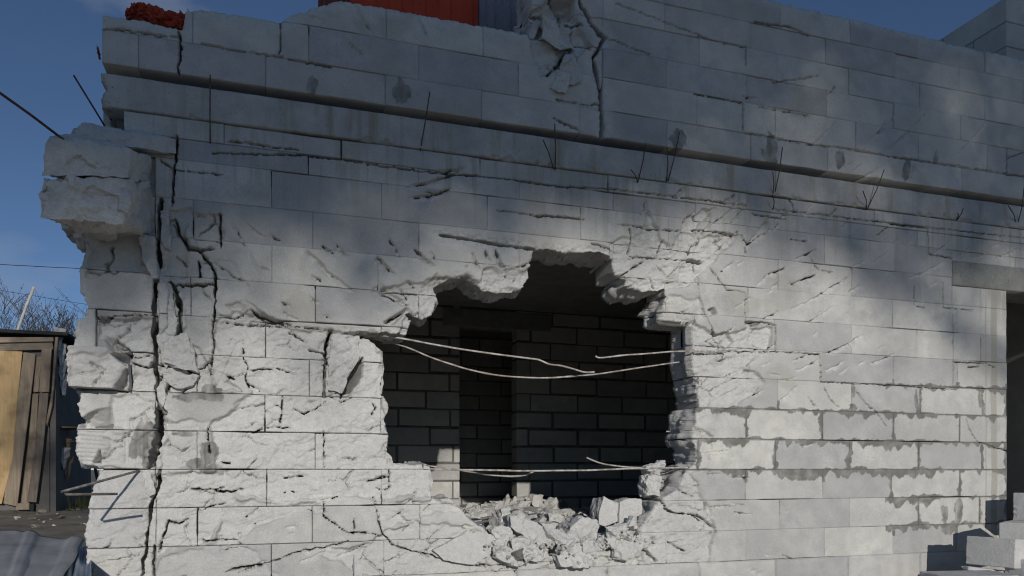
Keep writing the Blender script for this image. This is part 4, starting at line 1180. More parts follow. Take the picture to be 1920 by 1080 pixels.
# ------------------------------------------------------------------ rubble
def rand_chunk(rng, sx, sy, sz, seed, fresh=0.7, res=0.02, amp=0.008, n=11):
    pts = []
    for i in range(n):
        v = Vector((rng.uniform(-1, 1), rng.uniform(-1, 1), rng.uniform(-1, 1)))
        m_ = max(abs(v.x), abs(v.y), abs(v.z)); v = v / m_ * rng.uniform(0.8, 1.0)
        pts.append((v.x * sx / 2, v.y * sy / 2, v.z * sz / 2))
    z0 = min(p[2] for p in pts)
    pts = [(p[0], p[1], p[2] - z0) for p in pts]
    me = hull_piece(pts, res=res * 0.8, amp=amp * 1.5, chip=max(0.03, sx * 0.35), seed=seed, fresh=fresh)
    me.materials.append(AAC)
    return me

def front_piece(name, pts, Y, depth, label, group, seed, res=0.009, amp=0.016, chip=0.05, shrink=0.97, fresh=0.75, lean=0.0):
    """a chunk whose face is the outline seen in the photograph, with real depth behind it"""
    zs = [W(a, b, Y)[2] for a, b in pts]; zm = min(zs); hh = max(zs) - zm
    P = []
    for a, b in pts:
        p = Vector(W(a, b, Y)); p.y += lean * (p.z - zm); P.append(p)
    c = sum(P, Vector()) / len(P)
    Q = [Vector((c.x + (p.x - c.x) * shrink, p.y + depth, c.z + (p.z - c.z) * shrink - 0.01)) for p in P]
    o = piece(name, [tuple(p) for p in P + Q], None, res=res, amp=amp, chip=chip, seed=seed, fresh=fresh)
    return tag(o, label, 'rubble', group)

GSL = 'broken block lumps lying on the sill of the hole'
rp = lambda l: [(760 + a / 3.556, 820 + b / 3.556) for a, b in l]
front_piece('rubble_slab', rp([(715,530),(790,518),(900,575),(1000,650),(1098,690),(960,716),(860,712),(810,630),(718,600)]), -0.02, 0.20, 'long tilted slab of white block lying across the rubble in the hole', GSL, 61, lean=0.25, chip=0.09)
front_piece('rubble_lump', rp([(708,672),(760,668),(850,720),(966,742),(964,800),(900,826),(800,812),(720,770)]), -0.05, 0.18, 'squarish lump under the long tilted slab', GSL, 62)
front_piece('rubble_lump', rp([(1058,668),(1110,600),(1180,530),(1270,548),(1294,590),(1282,680),(1200,700),(1100,690)]), 0.03, 0.22, 'biggest rounded lump in the middle of the sill', GSL, 63, chip=0.09)
front_piece('rubble_lump', rp([(1180,700),(1230,670),(1300,690),(1334,750),(1290,790),(1240,806),(1190,770)]), -0.06, 0.15, 'pale lump in front of the biggest rounded lump', GSL, 64)
front_piece('rubble_lump', rp([(1030,740),(1100,690),(1170,710),(1178,780),(1100,800),(1030,790)]), -0.04, 0.15, 'flat lump between the squarish and the pale lump', GSL, 65)
front_piece('block_end', rp([(1290,580),(1300,490),(1336,394),(1430,440),(1424,560),(1330,592)]), 0.16, 0.16, 'upright broken block standing left of a pair inside the hole', GSL, 66, amp=0.006, lean=0.15)
front_piece('block_end', rp([(1428,570),(1434,430),(1500,404),(1588,412),(1580,560),(1500,580)]), 0.14, 0.18, 'upright broken block standing right of a pair inside the hole', GSL, 67, amp=0.006, lean=0.1)
front_piece('rubble_lump', rp([(1608,200),(1630,190),(1730,154),(1728,200),(1700,250),(1640,246)]), 0.08, 0.1, 'small pointed lump on top of the right hand stack', GSL, 68)
front_piece('rubble_lump', rp([(1604,300),(1620,255),(1690,250),(1705,300),(1690,385),(1620,384)]), 0.09, 0.12, 'narrow upright lump below the small pointed one', GSL, 69)
front_piece('rubble_slab', rp([(570,612),(640,590),(700,598),(742,660),(690,684),(600,676)]), -0.02, 0.16, 'flat slab leaning at the left end of the sill', GSL, 70)
front_piece('rubble_lump', rp([(590,700),(640,672),(690,690),(680,750),(620,744)]), -0.04, 0.13, 'small lump under the flat leaning slab', GSL, 71)
front_piece('rubble_lump', rp([(900,570),(980,568),(1080,580),(1060,640),(1010,668),(930,610)]), 0.30, 0.25, 'low lump behind the long tilted slab', GSL, 72, chip=0.1)
front_piece('rubble_lump', rp([(955,505),(1010,500),(1050,530),(1040,570),(960,560)]), 0.8, 0.25, 'lump half in shade further inside the room', GSL, 73)
front_piece('rubble_lump', rp([(640,480),(690,465),(710,520),(690,580),(640,575)]), 0.6, 0.15, 'sunlit lump at the foot of the inner heap', GSL, 74)
front_piece('rubble_slab', [(812,1032),(868,1004),(905,997),(934,1006),(922,1038),(892,1060),(832,1052)], -0.035, 0.12, 'big broken slab lying aslant at the left of the rubble', GSL, 75, chip=0.12, amp=0.012, lean=0.2)
front_piece('rubble_slab', [(935,1022),(985,1030),(1000,1052),(968,1062),(932,1046)], -0.07, 0.14, 'flat slab spilling out below the squarish lump', GSL, 76, chip=0.09, lean=0.3)
front_piece('rubble_slab', [(1044,1040),(1096,1036),(1128,1046),(1110,1062),(1052,1064)], -0.08, 0.14, 'low slab at the front edge of the rubble', GSL, 77, chip=0.09, lean=0.3)
front_piece('rubble_lump', [(1150,1010),(1186,1002),(1200,1030),(1180,1052),(1152,1044)], -0.05, 0.16, 'broad lump at the right end of the rubble', GSL, 78, chip=0.07)
# filler under and round them so that everything rests on something
rr = random.Random(21)
GSM = 'small fragments along the sill'
spots = []
for i in range(64):
    px_ = rr.uniform(925, 1215); 
    y_ = rr.uniform(-0.07, 0.26)
    s = rr.uniform(0.035, 0.10)
    spots.append((px_, y_, s))
for i in range(30):
    spots.append((rr.uniform(1120, 1205), rr.uniform(-0.06, 0.10), rr.uniform(0.05, 0.11)))
for i, (px_, y_, s) in enumerate(spots):
    me = rand_chunk(rr, s * rr.uniform(.8, 1.4), s, s * rr.uniform(.6, 1.0), 100 + i, 0.7, 0.014, 0.006)
    o = bpy.data.objects.new('fragment', me); COL.objects.link(o)
    x_ = WX(px_, y_)
    zs = CZ - 0.515 + 0.05 * math.sin(px_ * 0.05) + (0.07 * max(0, (px_ - 1110) / 90) if y_ < .12 else 0.02) + rr.uniform(-.02, .05)
    o.location = (x_, y_, zs)
    o.rotation_euler = (rr.uniform(-.4, .4), rr.uniform(-.4, .4), rr.uniform(0, 6.3))
    if i % 6 == 0: o.data.materials.clear(); o.data.materials.append(BEAM if i % 12 else MORTAR)
    tag(o, 'small fragment of broken block among the lumps on the sill', 'fragment', GSM)
crV, crF = [], []
for i in range(420):
    px_ = rr.gauss(1070, 95); y_ = rr.uniform(-0.10, 0.30)
    if not 880 < px_ < 1235: continue
    s = rr.uniform(0.006, 0.02); x_ = WX(px_, y_)
    zc = CZ - 0.515 + 0.05 * math.sin(px_ * 0.05) + (0.07 * max(0, (px_ - 1110) / 90) if y_ < .12 else 0.02) + rr.uniform(-.01, .045)
    b = len(crV)
    for d_ in ((1, 0, 0), (-1, 0, 0), (0, 1, 0), (0, -1, 0), (0, 0, 1), (0, 0, -1)):
        crV.append(tuple(np.array((x_, y_, zc)) + s * np.array(d_) * rr.uniform(.5, 1.2) + s * .3 * np.array((rr.uniform(-1, 1), rr.uniform(-1, 1), rr.uniform(-1, 1)))))
    crF += [tuple(b + k for k in f) for f in ((0, 2, 4), (2, 1, 4), (1, 3, 4), (3, 0, 4), (2, 0, 5), (1, 2, 5), (3, 1, 5), (0, 3, 5))]
cr_ = link('debris', mesh_from('debris', crV, crF), AAC)
tag(cr_, 'fine white crumbs strewn between the lumps on the sill', 'debris', None, 'stuff')
GHP = 'heap of fragments inside the room'
for i in range(210):
    t = rr.random()
    y_ = 0.45 + 3.3 * (rr.random() ** 0.9)
    cx = 1.25 + 0.36 * (y_) ; 
    x_ = cx + rr.gauss(0, 0.45)
    if x_ < 0.35 or x_ > 4.4: continue
    hh = 0.17 * math.exp(-((x_ - cx - 0.05) / 0.55) ** 2) * (0.5 + 0.5 * math.exp(-((y_ - 2.6) / 1.3) ** 2))
    s = rr.uniform(0.06, 0.19)
    me = rand_chunk(rr, s * rr.uniform(.9, 1.5), s, s * rr.uniform(.5, .8), 300 + i, 0.6, 0.03, 0.007)
    o = bpy.data.objects.new('fragment', me); COL.objects.link(o)
    o.location = (x_, y_, FL - 0.02 + hh * rr.uniform(0.55, 1.0))
    o.rotation_euler = (rr.uniform(-.5, .5), rr.uniform(-.5, .5), rr.uniform(0, 6.3))
    tag(o, 'pale fragment in the rubble heap on the room floor', 'fragment', GHP)
# crushed dust body of the heap
n = 60
Xg, Yg = np.meshgrid(np.linspace(0.0, 4.5, n), np.linspace(0.31, 3.94, n))
cxg = 1.25 + 0.36 * Yg
Hg = 0.14 * np.exp(-((Xg - cxg - 0.05) / 0.6) ** 2) * (0.45 + 0.5 * np.exp(-((Yg - 2.6) / 1.4) ** 2)) + 0.03 * fbm(Xg * 5, Yg * 5, 0, 4, 4) + 0.02
Zg = FL + np.maximum(Hg, -0.01)
idg = np.arange(n * n).reshape(n, n)
hp = link('rubble', mesh_from('rubble', np.stack([Xg.ravel(), Yg.ravel(), Zg.ravel()], 1), np.stack([idg[:-1, :-1].ravel(), idg[:-1, 1:].ravel(), idg[1:, 1:].ravel(), idg[1:, :-1].ravel()], 1)), AAC)
tag(hp, 'crushed block dust and crumbs covering the room floor', 'rubble', None, 'stuff')
front_piece('rubble_slab', [(664,1040),(672,1045),(682,1066),(676,1090),(664,1090)], -0.10, 0.06, 'small white splinter standing against the foot of the wall', 'splinters at the wall foot', 81, amp=0.004)

# ------------------------------------------------------------------ stacked new blocks, lower right
GNB = 'new blocks piled by the doorway'
def new_block(c, rz, label, sx=0.6, sy=0.25, sz=0.2, ry=0.0, rx=0.0, broken=False, seed=0):
    me = box_mesh('new_block', sx, sy, sz, 0.005)
    bm = bmesh.new(); bm.from_mesh(me)
    bmesh.ops.subdivide_edges(bm, edges=[e_ for e_ in bm.edges if e_.calc_length() > 0.05], cuts=9, use_grid_fill=True)
    for v in bm.verts:
        k = perlin(np.array([v.co.x * 20 + seed]), np.array([v.co.y * 20]), np.array([v.co.z * 20]), seed)[0]
        v.co *= 1 + 0.004 * k
        ed = sum((abs(v.co.x) > sx / 2 - 0.02, abs(v.co.y) > sy / 2 - 0.02, abs(v.co.z) > sz / 2 - 0.02))
        if ed >= 2:
            k2 = perlin(np.array([v.co.x * 9 + seed * 3]), np.array([v.co.y * 9]), np.array([v.co.z * 9]), seed + 5)[0]
            v.co *= 1 - 0.10 * max(0, k2 - 0.12)
        if broken and v.co.y < -sy / 2 + 0.006: v.co.y += 0.016 * k - 0.004
    bm.to_mesh(me); bm.free(); me.materials.append(AAC_BLUE)
    o = bpy.data.objects.new('new_block', me); COL.objects.link(o)
    o.location = Vector(c) + Vector((0.13, 0, 0)); o.rotation_euler = (rx, ry, rz)
    return tag(o, label, 'block', GNB)
def at(px_, py_, Y): return W(px_, py_, Y)
new_block(Vector(at(1926, 953, -.30)), 0.35, 'topmost new block leaning by the doorway', .3, .25, .2, ry=0.06)
new_block(Vector(at(1906, 1010, -.52)) + Vector((.08, .06, 0)), 0.42, 'new block with a rough broken end, second from the top', .3, .3, .2, broken=True, seed=4)
new_block(Vector(at(1862, 1040, -.55)) + Vector((.04, .1, 0)), 0.28, 'new block with its square end towards the wall middle', .24, .3, .19, ry=.08, seed=2)
new_block(Vector(at(1925, 1078, -.62)), 0.22, 'new block at the bottom front of the pile', .32, .3, .2, seed=3)
new_block(Vector(at(1786, 1094, -.55)), -0.18, 'flat lying new block at the left foot of the pile', .5, .25, .12, seed=5)
new_block(Vector(at(1822, 1071, -.45)), -0.25, 'thin cut strip lying on the flat block', .3, .06, .025, ry=.12, seed=6)
new_block(Vector(at(1870, 1118, -.52)), 0.1, 'lowest new block under the square ended one', .6, .3, .2, seed=7)
new_block(Vector(at(1940, 1140, -.5)), 0.1, 'lowest new block at the frame edge under the front one', .5, .4, .2, seed=8)

# ------------------------------------------------------------------ things on and behind the parapet
RED = mat_concrete('red_paint', (0.42, 0.055, 0.03), (0.56, 0.085, 0.04), 3, 0.15)
BROWN = mat_concrete('red_brown_board', (0.17, 0.055, 0.05), (0.24, 0.08, 0.07), 4, 0.2)
GREYP = mat_concrete('grey_panel', (0.20, 0.19, 0.22), (0.29, 0.28, 0.31), 3, 0.2)
REDC = mat_concrete('red_cloth', (0.33, 0.055, 0.035), (0.46, 0.09, 0.055), 6, 0.3)
def panel(name, pa, pb, Y, z0, z1, mat, ribs, label, cat):
    x0, x1 = WX(pa, Y), WX(pb, Y)
    n_ = 60; xs = np.linspace(x0, x1, n_ + 1)
    yy = Y + (0.006 * np.sign(np.sin((xs - x0) * 2 * math.pi / ribs)) if ribs else 0 * xs)
    V, F = [], []
    for dy in (0.0, 0.03):
        for zz in (z0, z1):
            for x, y in zip(xs, yy): V.append((x, y + dy, zz))
    N = n_ + 1
    for i in range(n_):
        F += [(i, i + 1, N + i + 1, N + i), (2 * N + i + 1, 2 * N + i, 3 * N + i, 3 * N + i + 1), (N + i, N + i + 1, 3 * N + i + 1, 3 * N + i), (i + 1, i, 2 * N + i, 2 * N + i + 1)]
    F += [(0, N, 3 * N, 2 * N), (n_, 2 * N + n_, 3 * N + n_, N + n_)]
    c = np.array(((x0 + x1) / 2, Y, z0))
    o = link(name, mesh_from(name, np.array(V) - c, F), mat, None, tuple(c))
    return tag(o, label, cat)
panel('red_board', 657, 897, 0.55, CZ + 1.99, CZ + 3.5, RED, 0.16, 'bright red sheet standing behind the parapet', 'sheet')
panel('brown_board', 597, 656, 0.57, CZ + 1.99, CZ + 3.5, BROWN, 0.05, 'narrow red brown ribbed board beside the red sheet', 'board')
panel('grey_panel', 898, 1010, 0.56, CZ + 1.99, CZ + 3.5, GREYP, 0.11, 'grey ribbed panel between red sheet and broken wall', 'panel')

def cloth(name, pts, Y, wid, label):
    """a crumpled rag lying along a line"""
    P = spline([W(a, b, y) for a, b, y in pts], 12)
    m_ = 28; V, F = [], []
    for i, p in enumerate(P):
        for k in range(m_):
            an = 2 * math.pi * k / m_
            f1 = perlin(np.array([i * 0.16]), np.array([math.cos(an) * 1.4]), np.array([math.sin(an) * 1.4 + 0.3]), 5)[0]
            f2 = perlin(np.array([i * 0.22]), np.array([math.cos(an) * 2.0]), np.array([math.sin(an) * 2.0 + 0.3]), 6)[0]
            r = wid * (0.8 + 0.9 * f1 + 0.7 * abs(f2)) * (0.35 + 0.65 * math.sin(math.pi * min(1, max(0, (i + 3) / (len(P) + 5)))))
            V.append((p.x + 0.25 * r * f2, p.y + r * 1.5 * math.cos(an), p.z + r * 0.85 * math.sin(an)))
    for i in range(len(P) - 1):
        for k in range(m_):
            F.append((i * m_ + k, i * m_ + (k + 1) % m_, (i + 1) * m_ + (k + 1) % m_, (i + 1) * m_ + k))
    F.append(tuple(range(m_))); F.append(tuple((len(P) - 1) * m_ + k for k in range(m_)))
    c = np.array(V).mean(0); c[2] = np.array(V)[:, 2].min()
    o = link(name, mesh_from(name, np.array(V) - c, F), REDC, None, tuple(c))
    return tag(o, label, 'cloth')
cloth('red_rag', [(236,30,.1),(252,22,.08),(270,24,.06),(300,36,.05),(330,43,.04),(352,40,.05),(353,26,.06)], 0, 0.042, 'crumpled red rag lying on the corner of the parapet')
cloth('red_rag', [(183,92,.05),(185,98,.04),(186,108,.04)], 0, 0.020, 'scrap of red cloth poking out at the wall end')

# ------------------------------------------------------------------ yard on the left: shed, bushes, sheet metal, wires
OLDW = mat_wood('weathered_wood', (0.23, 0.19, 0.145), (0.36, 0.30, 0.235))
OLDH = mat_wood('weathered_wood_flat', (0.22, 0.185, 0.14), (0.34, 0.29, 0.23), 0)
PLY = mat_wood('yellow_plywood', (0.46, 0.325, 0.17), (0.56, 0.405, 0.22))
FELT = mat_concrete('roofing_felt', (0.02, 0.02, 0.022), (0.045, 0.045, 0.045), 8, 0.8)
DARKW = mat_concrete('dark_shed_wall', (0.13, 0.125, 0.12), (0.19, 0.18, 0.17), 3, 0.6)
SHEETM = mat_metal('grey_sheet_metal', (0.30, 0.305, 0.315), (0.42, 0.425, 0.43), 3, 0.6, 0.15)
BLUEM = mat_metal('blue_sheet_metal', (0.22, 0.30, 0.40), (0.34, 0.42, 0.52), 3, 0.45, 0.4)
POLY_ = M('plastic_film'); POLY_.b.inputs['Roughness'].default_value = 0.25
PLASTIC = POLY_.done((0.5, 0.5, 0.5), 0.3)

YS = 6.05
shed = empty('shed', W(100, 945, YS))
tag(shed, 'low wooden shed with yellow plywood door and black felt roof', 'shed')
SX1 = WX(108, YS); SZ0 = W(60, 950, YS)[2]; SZ1 = W(100, 630, YS)[2]
def quad_board(name, pts, Y, t, mat, parent, bev=0.0):
    """a flat board from its outline"""
    a = [Vector(W(p, q, Y)) for p, q in pts]; b = [v + Vector((0, t, 0)) for v in a]
    n_ = len(a); c = sum(a, Vector()) / n_
    F = [tuple(range(n_))[::-1], tuple(range(n_, 2 * n_))] + [(i, (i + 1) % n_, n_ + (i + 1) % n_, n_ + i) for i in range(n_)]
    me = mesh_from(name, [v - c for v in a + b], F); me.materials.append(mat)
    bm = bmesh.new(); bm.from_mesh(me); bmesh.ops.recalc_face_normals(bm, faces=bm.faces[:])
    bmesh.ops.bevel(bm, geom=bm.edges[:], offset=0.004, segments=1, affect='EDGES'); bm.to_mesh(me); bm.free()
    o = bpy.data.objects.new(name, me); COL.objects.link(o); put(o, parent, c); return o
# side wall in shade and back body
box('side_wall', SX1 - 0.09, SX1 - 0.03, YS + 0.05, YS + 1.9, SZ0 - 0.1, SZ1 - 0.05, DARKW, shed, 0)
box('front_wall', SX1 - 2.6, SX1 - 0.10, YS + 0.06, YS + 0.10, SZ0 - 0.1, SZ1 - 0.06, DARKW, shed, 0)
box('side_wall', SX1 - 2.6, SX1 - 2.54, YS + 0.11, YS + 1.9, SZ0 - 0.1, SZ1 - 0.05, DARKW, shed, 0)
rf = box('roof', SX1 - 2.75, SX1 + 0.12, YS - 0.06, YS + 2.0, SZ1 + 0.005, SZ1 + 0.045, FELT, shed, 0.004)
quad_board('plywood_door', [(-60,655),(42,659),(32,760),(24,860),(3,945),(-80,940)], YS - 0.03, 0.015, PLY, shed)
quad_board('plank', [(44,660),(67,663),(52,790),(32,950),(6,944),(26,800)], YS - 0.025, 0.025, OLDW, shed)
quad_board('plank', [(68,668),(78,668),(72,735),(62,735)], YS + 0.01, 0.025, OLDW, shed)
quad_board('plank', [(61,738),(72,738),(66,850),(54,945),(40,945),(52,840)], YS + 0.012, 0.025, OLDW, shed)
quad_board('plank', [(78,654),(97,653),(92,735),(73,735)], YS - 0.03, 0.025, OLDW, shed)
quad_board('plank', [(74,737),(91,737),(80,850),(68,942),(50,941),(64,850)], YS - 0.03, 0.025, OLDW, shed)
quad_board('corner_post', [(103,632),(109,632),(98,760),(88,800),(86,790),(96,740)], YS - 0.01, 0.05, OLDW, shed)
quad_board('fascia_board', [(-60,632),(100,632),(100,640),(-60,644)], YS - 0.05, 0.03, OLDH, shed)
quad_board('header_board', [(-60,641),(98,640),(100,655),(-60,660)], YS - 0.015, 0.03, OLDH, shed)
quad_board('threshold', [(30,944),(55,943),(55,956),(30,956)], YS - 0.02, 0.08, OLDW, shed)
quad_board('foot_block', [(55,945),(64,945),(63,960),(56,960)], YS - 0.01, 0.06, FELT, shed)
# shelf bracket and torn film on the shaded side
sh = box('shelf', SX1 - 0.03, SX1 + 0.16, YS + 0.25, YS + 0.75, W(100, 800, YS)[2], W(100, 797, YS)[2], OLDH, shed, 0.002)
rngp = random.Random(9)
for i in range(9):
    y_ = YS + 0.06 + 0.06 * i; zc = rngp.uniform(SZ0 + 0.3, SZ1 - 0.4) if i > 3 else SZ1 - 0.15 - 0.18 * i
    V, F = [], []
    for a in range(6):
        for b in range(3):
            V.append((SX1 - 0.015 + 0.02 * rngp.random() + 0.012 * a * (b - 1), y_ + 0.045 * b + 0.012 * rngp.uniform(-1, 1), zc + 0.055 * a + 0.01 * rngp.uniform(-1, 1)))
    for a in range(5):
        for b in range(2): F.append((a * 3 + b, a * 3 + b + 1, a * 3 + b + 4, a * 3 + b + 3))
    c = np.array(V).mean(0)
    me = mesh_from('torn_film', np.array(V) - c, F); me.materials.append(PLASTIC if i < 5 else OLDW)
    o = bpy.data.objects.new('torn_film', me); COL.objects.link(o); put(o, shed, c)

# corrugated sheet lying at lower left, and a bluish one under it
def corrug(name, corners, mat, label, waves, amp=0.022, nx=70, ny=24):
    A, B, C, D = [Vector(c) for c in corners]      # near-left, near-right, far-right, far-left
    V, F = [], []
    for j in range(ny + 1):
        for i in range(nx + 1):
            s, t = i / nx, j / ny
            p = A.lerp(B, s).lerp(D.lerp(C, s), t)
            w = abs(((s * waves) % 1.0) - 0.5) * 2
            p = p + Vector((0, 0, amp * max(0, min(1, (w - 0.62) * 5)) + 0.02 * perlin(np.array([s * 3]), np.array([t * 3]), 0.5, 4)[0] + 0.008 * perlin(np.array([s * 9]), np.array([t * 5]), 0.5, 14)[0]))
            V.append(p)
    for j in range(ny):
        for i in range(nx): F.append((j * (nx + 1) + i, j * (nx + 1) + i + 1, (j + 1) * (nx + 1) + i + 1, (j + 1) * (nx + 1) + i))
    c = sum(V, Vector()) / len(V)
    me = mesh_from(name, [v - c for v in V], F); me.materials.append(mat)
    for p in me.polygons: p.use_smooth = True
    o = bpy.data.objects.new(name, me); COL.objects.link(o); o.location = c
    md = o.modifiers.new('thickness', 'SOLIDIFY'); md.thickness = 0.003
    return tag(o, label, 'metal sheet')
def onz(px_, zrel, py_):
    """the point of the level plane z that the pixel shows"""
    zc = -zrel * FPX / (py_ - HOR); u = (px_ - 960) / FPX * zc
    return (u * CA + zc * SA, zc * CA - u * SA - DIST, CZ + zrel)
zs_ = -0.40
corrug('roofing_sheet', [onz(-150, zs_ - .02, 1120), onz(108, zs_ - .04, 1100), onz(160, zs_, 1012), onz(-80, zs_ + .02, 985)], SHEETM, 'grey ribbed metal sheet lying at the foot of the yard bank', 3.2, amp=0.016)
corrug('roofing_sheet', [onz(60, -.47, 1130), onz(170, -.47, 1130), onz(172, -.47, 1018), onz(100, -.47, 1040)], BLUEM, 'bluish metal sheet under the grey one beside the wall', 3, nx=40)

# little stones and litter on the soil
LIT = mat_concrete('litter', (0.42, 0.41, 0.39), (0.6, 0.58, 0.55), 20, 0.4)
for i in range(46):
    zc_r = rr.uniform(6.2, 9.8); px_ = rr.uniform(20, 175)
    u = (px_ - 960) / FPX * zc_r
    x_, y_ = u * CA + zc_r * SA, zc_r * CA - u * SA - DIST
    s = rr.uniform(0.02, 0.07)
    me = rand_chunk(rr, s * 1.4, s, s * .7, 700 + i, 0.2, 0.03, 0.004, n=9); me.materials.clear(); me.materials.append(LIT if i % 3 == 0 else SOIL)
    o = bpy.data.objects.new('stone', me); COL.objects.link(o); o.location = (x_, y_, 1.0 + 0.02 * rr.uniform(-1, 1)); o.rotation_euler = (0, 0, rr.uniform(0, 6))
    tag(o, 'small stone or clod lying on the bare soil beside the shed', 'stone', 'stones and clods on the yard soil')
# grass against the shed wall
GRASS = M('dry_grass').done((0.06, 0.075, 0.03), 0.9)
V, F = [], []
for i in range(420):
    x_ = SX1 + 0.05 + rr.random() ** 1.5 * 0.5; y_ = YS + 0.2 + rr.random() * 1.7
    h_ = rr.uniform(.05, .22); dx, dy = rr.uniform(-.06, .06), rr.uniform(-.06, .06); w_ = .004
    b = len(V); V += [(x_ - w_, y_, .98), (x_ + w_, y_, .98), (x_ + dx, y_ + dy, 1.0 + h_)]; F.append((b, b + 1, b + 2))
gr = link('grass', mesh_from('grass', V, F), GRASS)
tag(gr, 'sparse grass growing along the shaded shed wall', 'grass', None, 'stuff')

# bare bushes behind the shed
BARK = mat_concrete('bark', (0.055, 0.048, 0.042), (0.10, 0.088, 0.075), 10, 0.8)
BUD = M('buds').done((0.075, 0.07, 0.045), 0.9)
def bare_tree(base, height, seed, label, group, spread=0.55, depth=5, leafy=None, thick=0.035):
    rg = random.Random(seed)
    wood = []; twigs = []; buds = []
    def grow(p, d, L, r, lev):
        n_ = 4; pts = [p]; q = p.copy(); dd = d.copy()
        for i in range(n_):
            dd = (dd + Vector((rg.uniform(-1, 1), rg.uniform(-1, 1), rg.uniform(-.5, .9))) * 0.14).normalized()
            q = q + dd * (L / n_); pts.append(q.copy())
        rad = [max(r * (1 - 0.5 * i / n_), 0.0028) for i in range(n_ + 1)]
        (wood if lev < 1 else twigs).append((pts, rad, 6 if lev < 2 else 3))
        if lev >= depth - 2:
            for k in range(3):
                buds.append((pts[rg.randint(1, n_)], rg.uniform(.012, .03)))
        if lev >= depth: return
        for k in range(4 if lev < depth - 1 else 3):
            i = rg.randint(1, n_) if lev else rg.randint(2, n_)
            ax = Vector((rg.uniform(-1, 1), rg.uniform(-1, 1), rg.uniform(-.2, .8))).normalized()
            nd = (dd * (1 - spread) + ax * spread + Vector((0, 0, .12))).normalized()
            grow(pts[i], nd, L * rg.uniform(.58, .8), rad[i] * .62, lev + 1)
    base = Vector(base)
    root = empty('bare_tree', base); tag(root, label, 'tree', group)
    for s in range(rg.randint(2, 4)):
        d = Vector((rg.uniform(-.5, .5), rg.uniform(-.4, .4), 1)).normalized()
        grow(Vector((rg.uniform(-.2, .2), rg.uniform(-.2, .2), 0)), d, height * rg.uniform(.34, .42), thick, 0)
    def build(name, lst, mat):
        V, F = [], []
        for pts, rad, sides in lst:
            v, f = tube_mesh('', pts, rad, sides); o_ = len(V)
            V += v; F += [tuple(i + o_ for i in q) for q in f]
        return link(name, mesh_from(name, V, F), mat, root)
    build('trunk', wood, BARK); build('crown', twigs, BARK)
    V, F = [], []
    for p, s in buds:
        for k in range(2):
            a = Vector((rg.uniform(-1, 1), rg.uniform(-1, 1), rg.uniform(-1, 1))).normalized() * s; b = Vector((rg.uniform(-1, 1), rg.uniform(-1, 1), rg.uniform(-1, 1))).normalized() * s * .6
            o_ = len(V); V += [p - b * .3, p + a * .5 + b * .5, p + a, p + a * .5 - b * .5]; F.append((o_, o_ + 1, o_ + 2, o_ + 3))
    link('leaves', mesh_from('leaves', V, F), BUD, root)['kind'] = 'stuff'
    return root
def ground_at(px_, zc_):
    u = (px_ - 960) / FPX * zc_
    return (u * CA + zc_ * SA, zc_ * CA - u * SA - DIST, 0.95)
GT = 'bare bushes behind the shed'
bare_tree(ground_at(-10, 13.5), 3.85, 3, 'bare twiggy tree behind the shed at the frame edge', GT)
bare_tree(ground_at(62, 14.5), 3.95, 5, 'bare bushy tree behind the shed beside the leaning pole', GT)
bare_tree(ground_at(118, 15.5), 3.8, 8, 'bare tree behind the shed roof corner', GT)
bare_tree(ground_at(168, 13.5), 3.85, 13, 'bare bush partly hidden by the cracked wall corner', GT)
bare_tree(ground_at(-90, 15.5), 3.9, 21, 'bare tree further back beyond the frame edge', GT)
POLE = mat_concrete('pole_wood', (0.40, 0.38, 0.36), (0.55, 0.53, 0.5), 12, 0.4)
pz = lambda a, b, zc_: (lambda u: (u * CA + zc_ * SA, zc_ * CA - u * SA - DIST, CZ + (HOR - b) / FPX * zc_))((a - 960) / FPX * zc_)
rod('leaning_pole', [pz(20, 940, 11), pz(32, 622, 11), pz(50, 572, 11), pz(64, 538, 11)], 0.02, POLE, 'thin pale pole leaning up behind the shed', 'pole', None, curve=False)
WIRE = M('black_cable').done((0.02, 0.02, 0.022), 0.6)
rod('power_line', [pz(-300, 488, 22), pz(-80, 492, 24), pz(140, 503, 26), pz(300, 507, 28)], 0.011, WIRE, 'dark overhead wire crossing the sky above the bushes', 'wire')
rod('power_line', [pz(-300, 525, 22), pz(-80, 534, 25), pz(165, 571, 29), pz(300, 590, 32)], 0.007, WIRE, 'thin lower overhead wire behind the bush tops', 'wire')

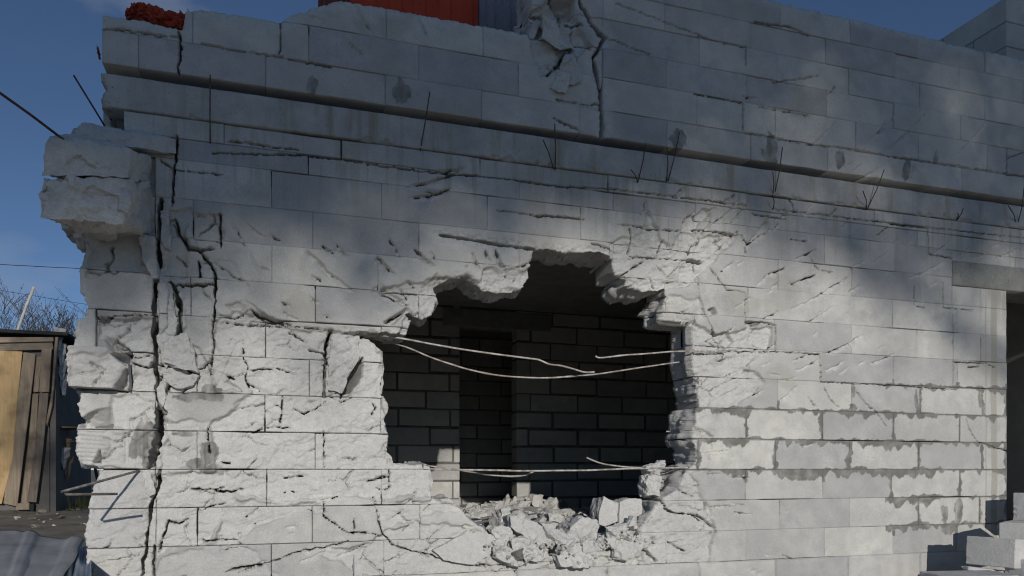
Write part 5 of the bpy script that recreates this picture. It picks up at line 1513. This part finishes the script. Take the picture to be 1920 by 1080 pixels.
# ------------------------------------------------------------------ unseen tree added behind the viewer so its shade darkens the upper wall
LEAF = M('green_leaf').done((0.07, 0.10, 0.035), 0.7)
def added_shade_tree(base, crowns, n, seed, label):
    """crowns: (centre, radii, share); limbs run from the trunk into every crown lobe"""
    rg = random.Random(seed)
    base = Vector(base)
    root = empty('added_shade_tree', base); tag(root, label, 'tree', 'unseen tree added for shade')
    V, F = [], []
    top = Vector((0, 0, 14.5))
    def add(pts, rad, sides=7):
        v, f = tube_mesh('', pts, rad, sides); o_ = len(V)
        V.extend(v); F.extend([tuple(i + o_ for i in q) for q in f])
    add([Vector((0, 0, -.2)), Vector((.05, 0, 5.2)), Vector((-.05, .05, 10.5)), top], [.30, .24, .2, .17])
    clumps = []
    for (c, r, share) in crowns:
        c = Vector(c) - base; r = Vector(r)
        for k in range(int(14 * r.x * r.z) + 8):
            while True:
                d = Vector((rg.uniform(-1, 1), rg.uniform(-1, 1), rg.uniform(-1, 1)))
                if abs(d.x) ** 6 + abs(d.y) ** 3 + abs(d.z) ** 5 < 1: break
            p = c + Vector((d.x * r.x, d.y * r.y, d.z * r.z))
            clumps.append((p, rg.uniform(.35, .8), share))
        add(spline([top * .92, top.lerp(c, .5) + Vector((0, 0, .4)), c], 4), [.15 - .012 * i for i in range(9)], 6)
        for k in range(min(26, int(5 * r.x))):
            p = clumps[-1 - k][0]; add([c, c.lerp(p, .5) + Vector((0, 0, .15)), p], [.05, .03, .012], 5)
    link('trunk', mesh_from('trunk', V, F), BARK, root)
    V, F = [], []
    tot = sum(q[1] ** 2 * q[2] for q in clumps)
    for p, rad, share in clumps:
        for k in range(int(n * rad * rad * share / tot)):
            q = (p + Vector((rg.gauss(0, .9), rg.gauss(0, .7), rg.gauss(0, .35)))) if rg.random() < .65 else p + Vector((rg.gauss(0, .55), rg.gauss(0, .5), rg.gauss(0, .45))) * rad
            a = Vector((rg.uniform(-1, 1), rg.uniform(-1, 1), rg.uniform(-1, 1))).normalized(); b = a.cross(Vector((rg.uniform(-1, 1), rg.uniform(-1, 1), rg.uniform(-1, 1)))).normalized()
            s_ = rg.uniform(.09, .2); o_ = len(V)
            V += [q - a * s_, q + b * s_ * .6, q + a * s_, q - b * s_ * .6]; F.append((o_, o_ + 1, o_ + 2, o_ + 3))
    link('crown', mesh_from('crown', V, F), LEAF, root)
SHADE = True
if SHADE:
    YT_ = -45.0
    sx = lambda xw: xw + SUN.x / SUN.y * YT_          # where a crown must stand for its shade to fall at xw on the wall
    sz = lambda zw: zw + SUN.z / SUN.y * YT_
    lobes = [((sx(3.55), YT_, sz(5.4)), (4.6, 1.8, 1.9), 3.6), ((sx(-1.15), YT_, sz(3.55)), (0.9, 1.2, 0.8), 3.6)]
    added_shade_tree((4.6, YT_, 0.0), lobes, 26000, 4, 'unseen tall broad tree added to throw shade on the upper wall')
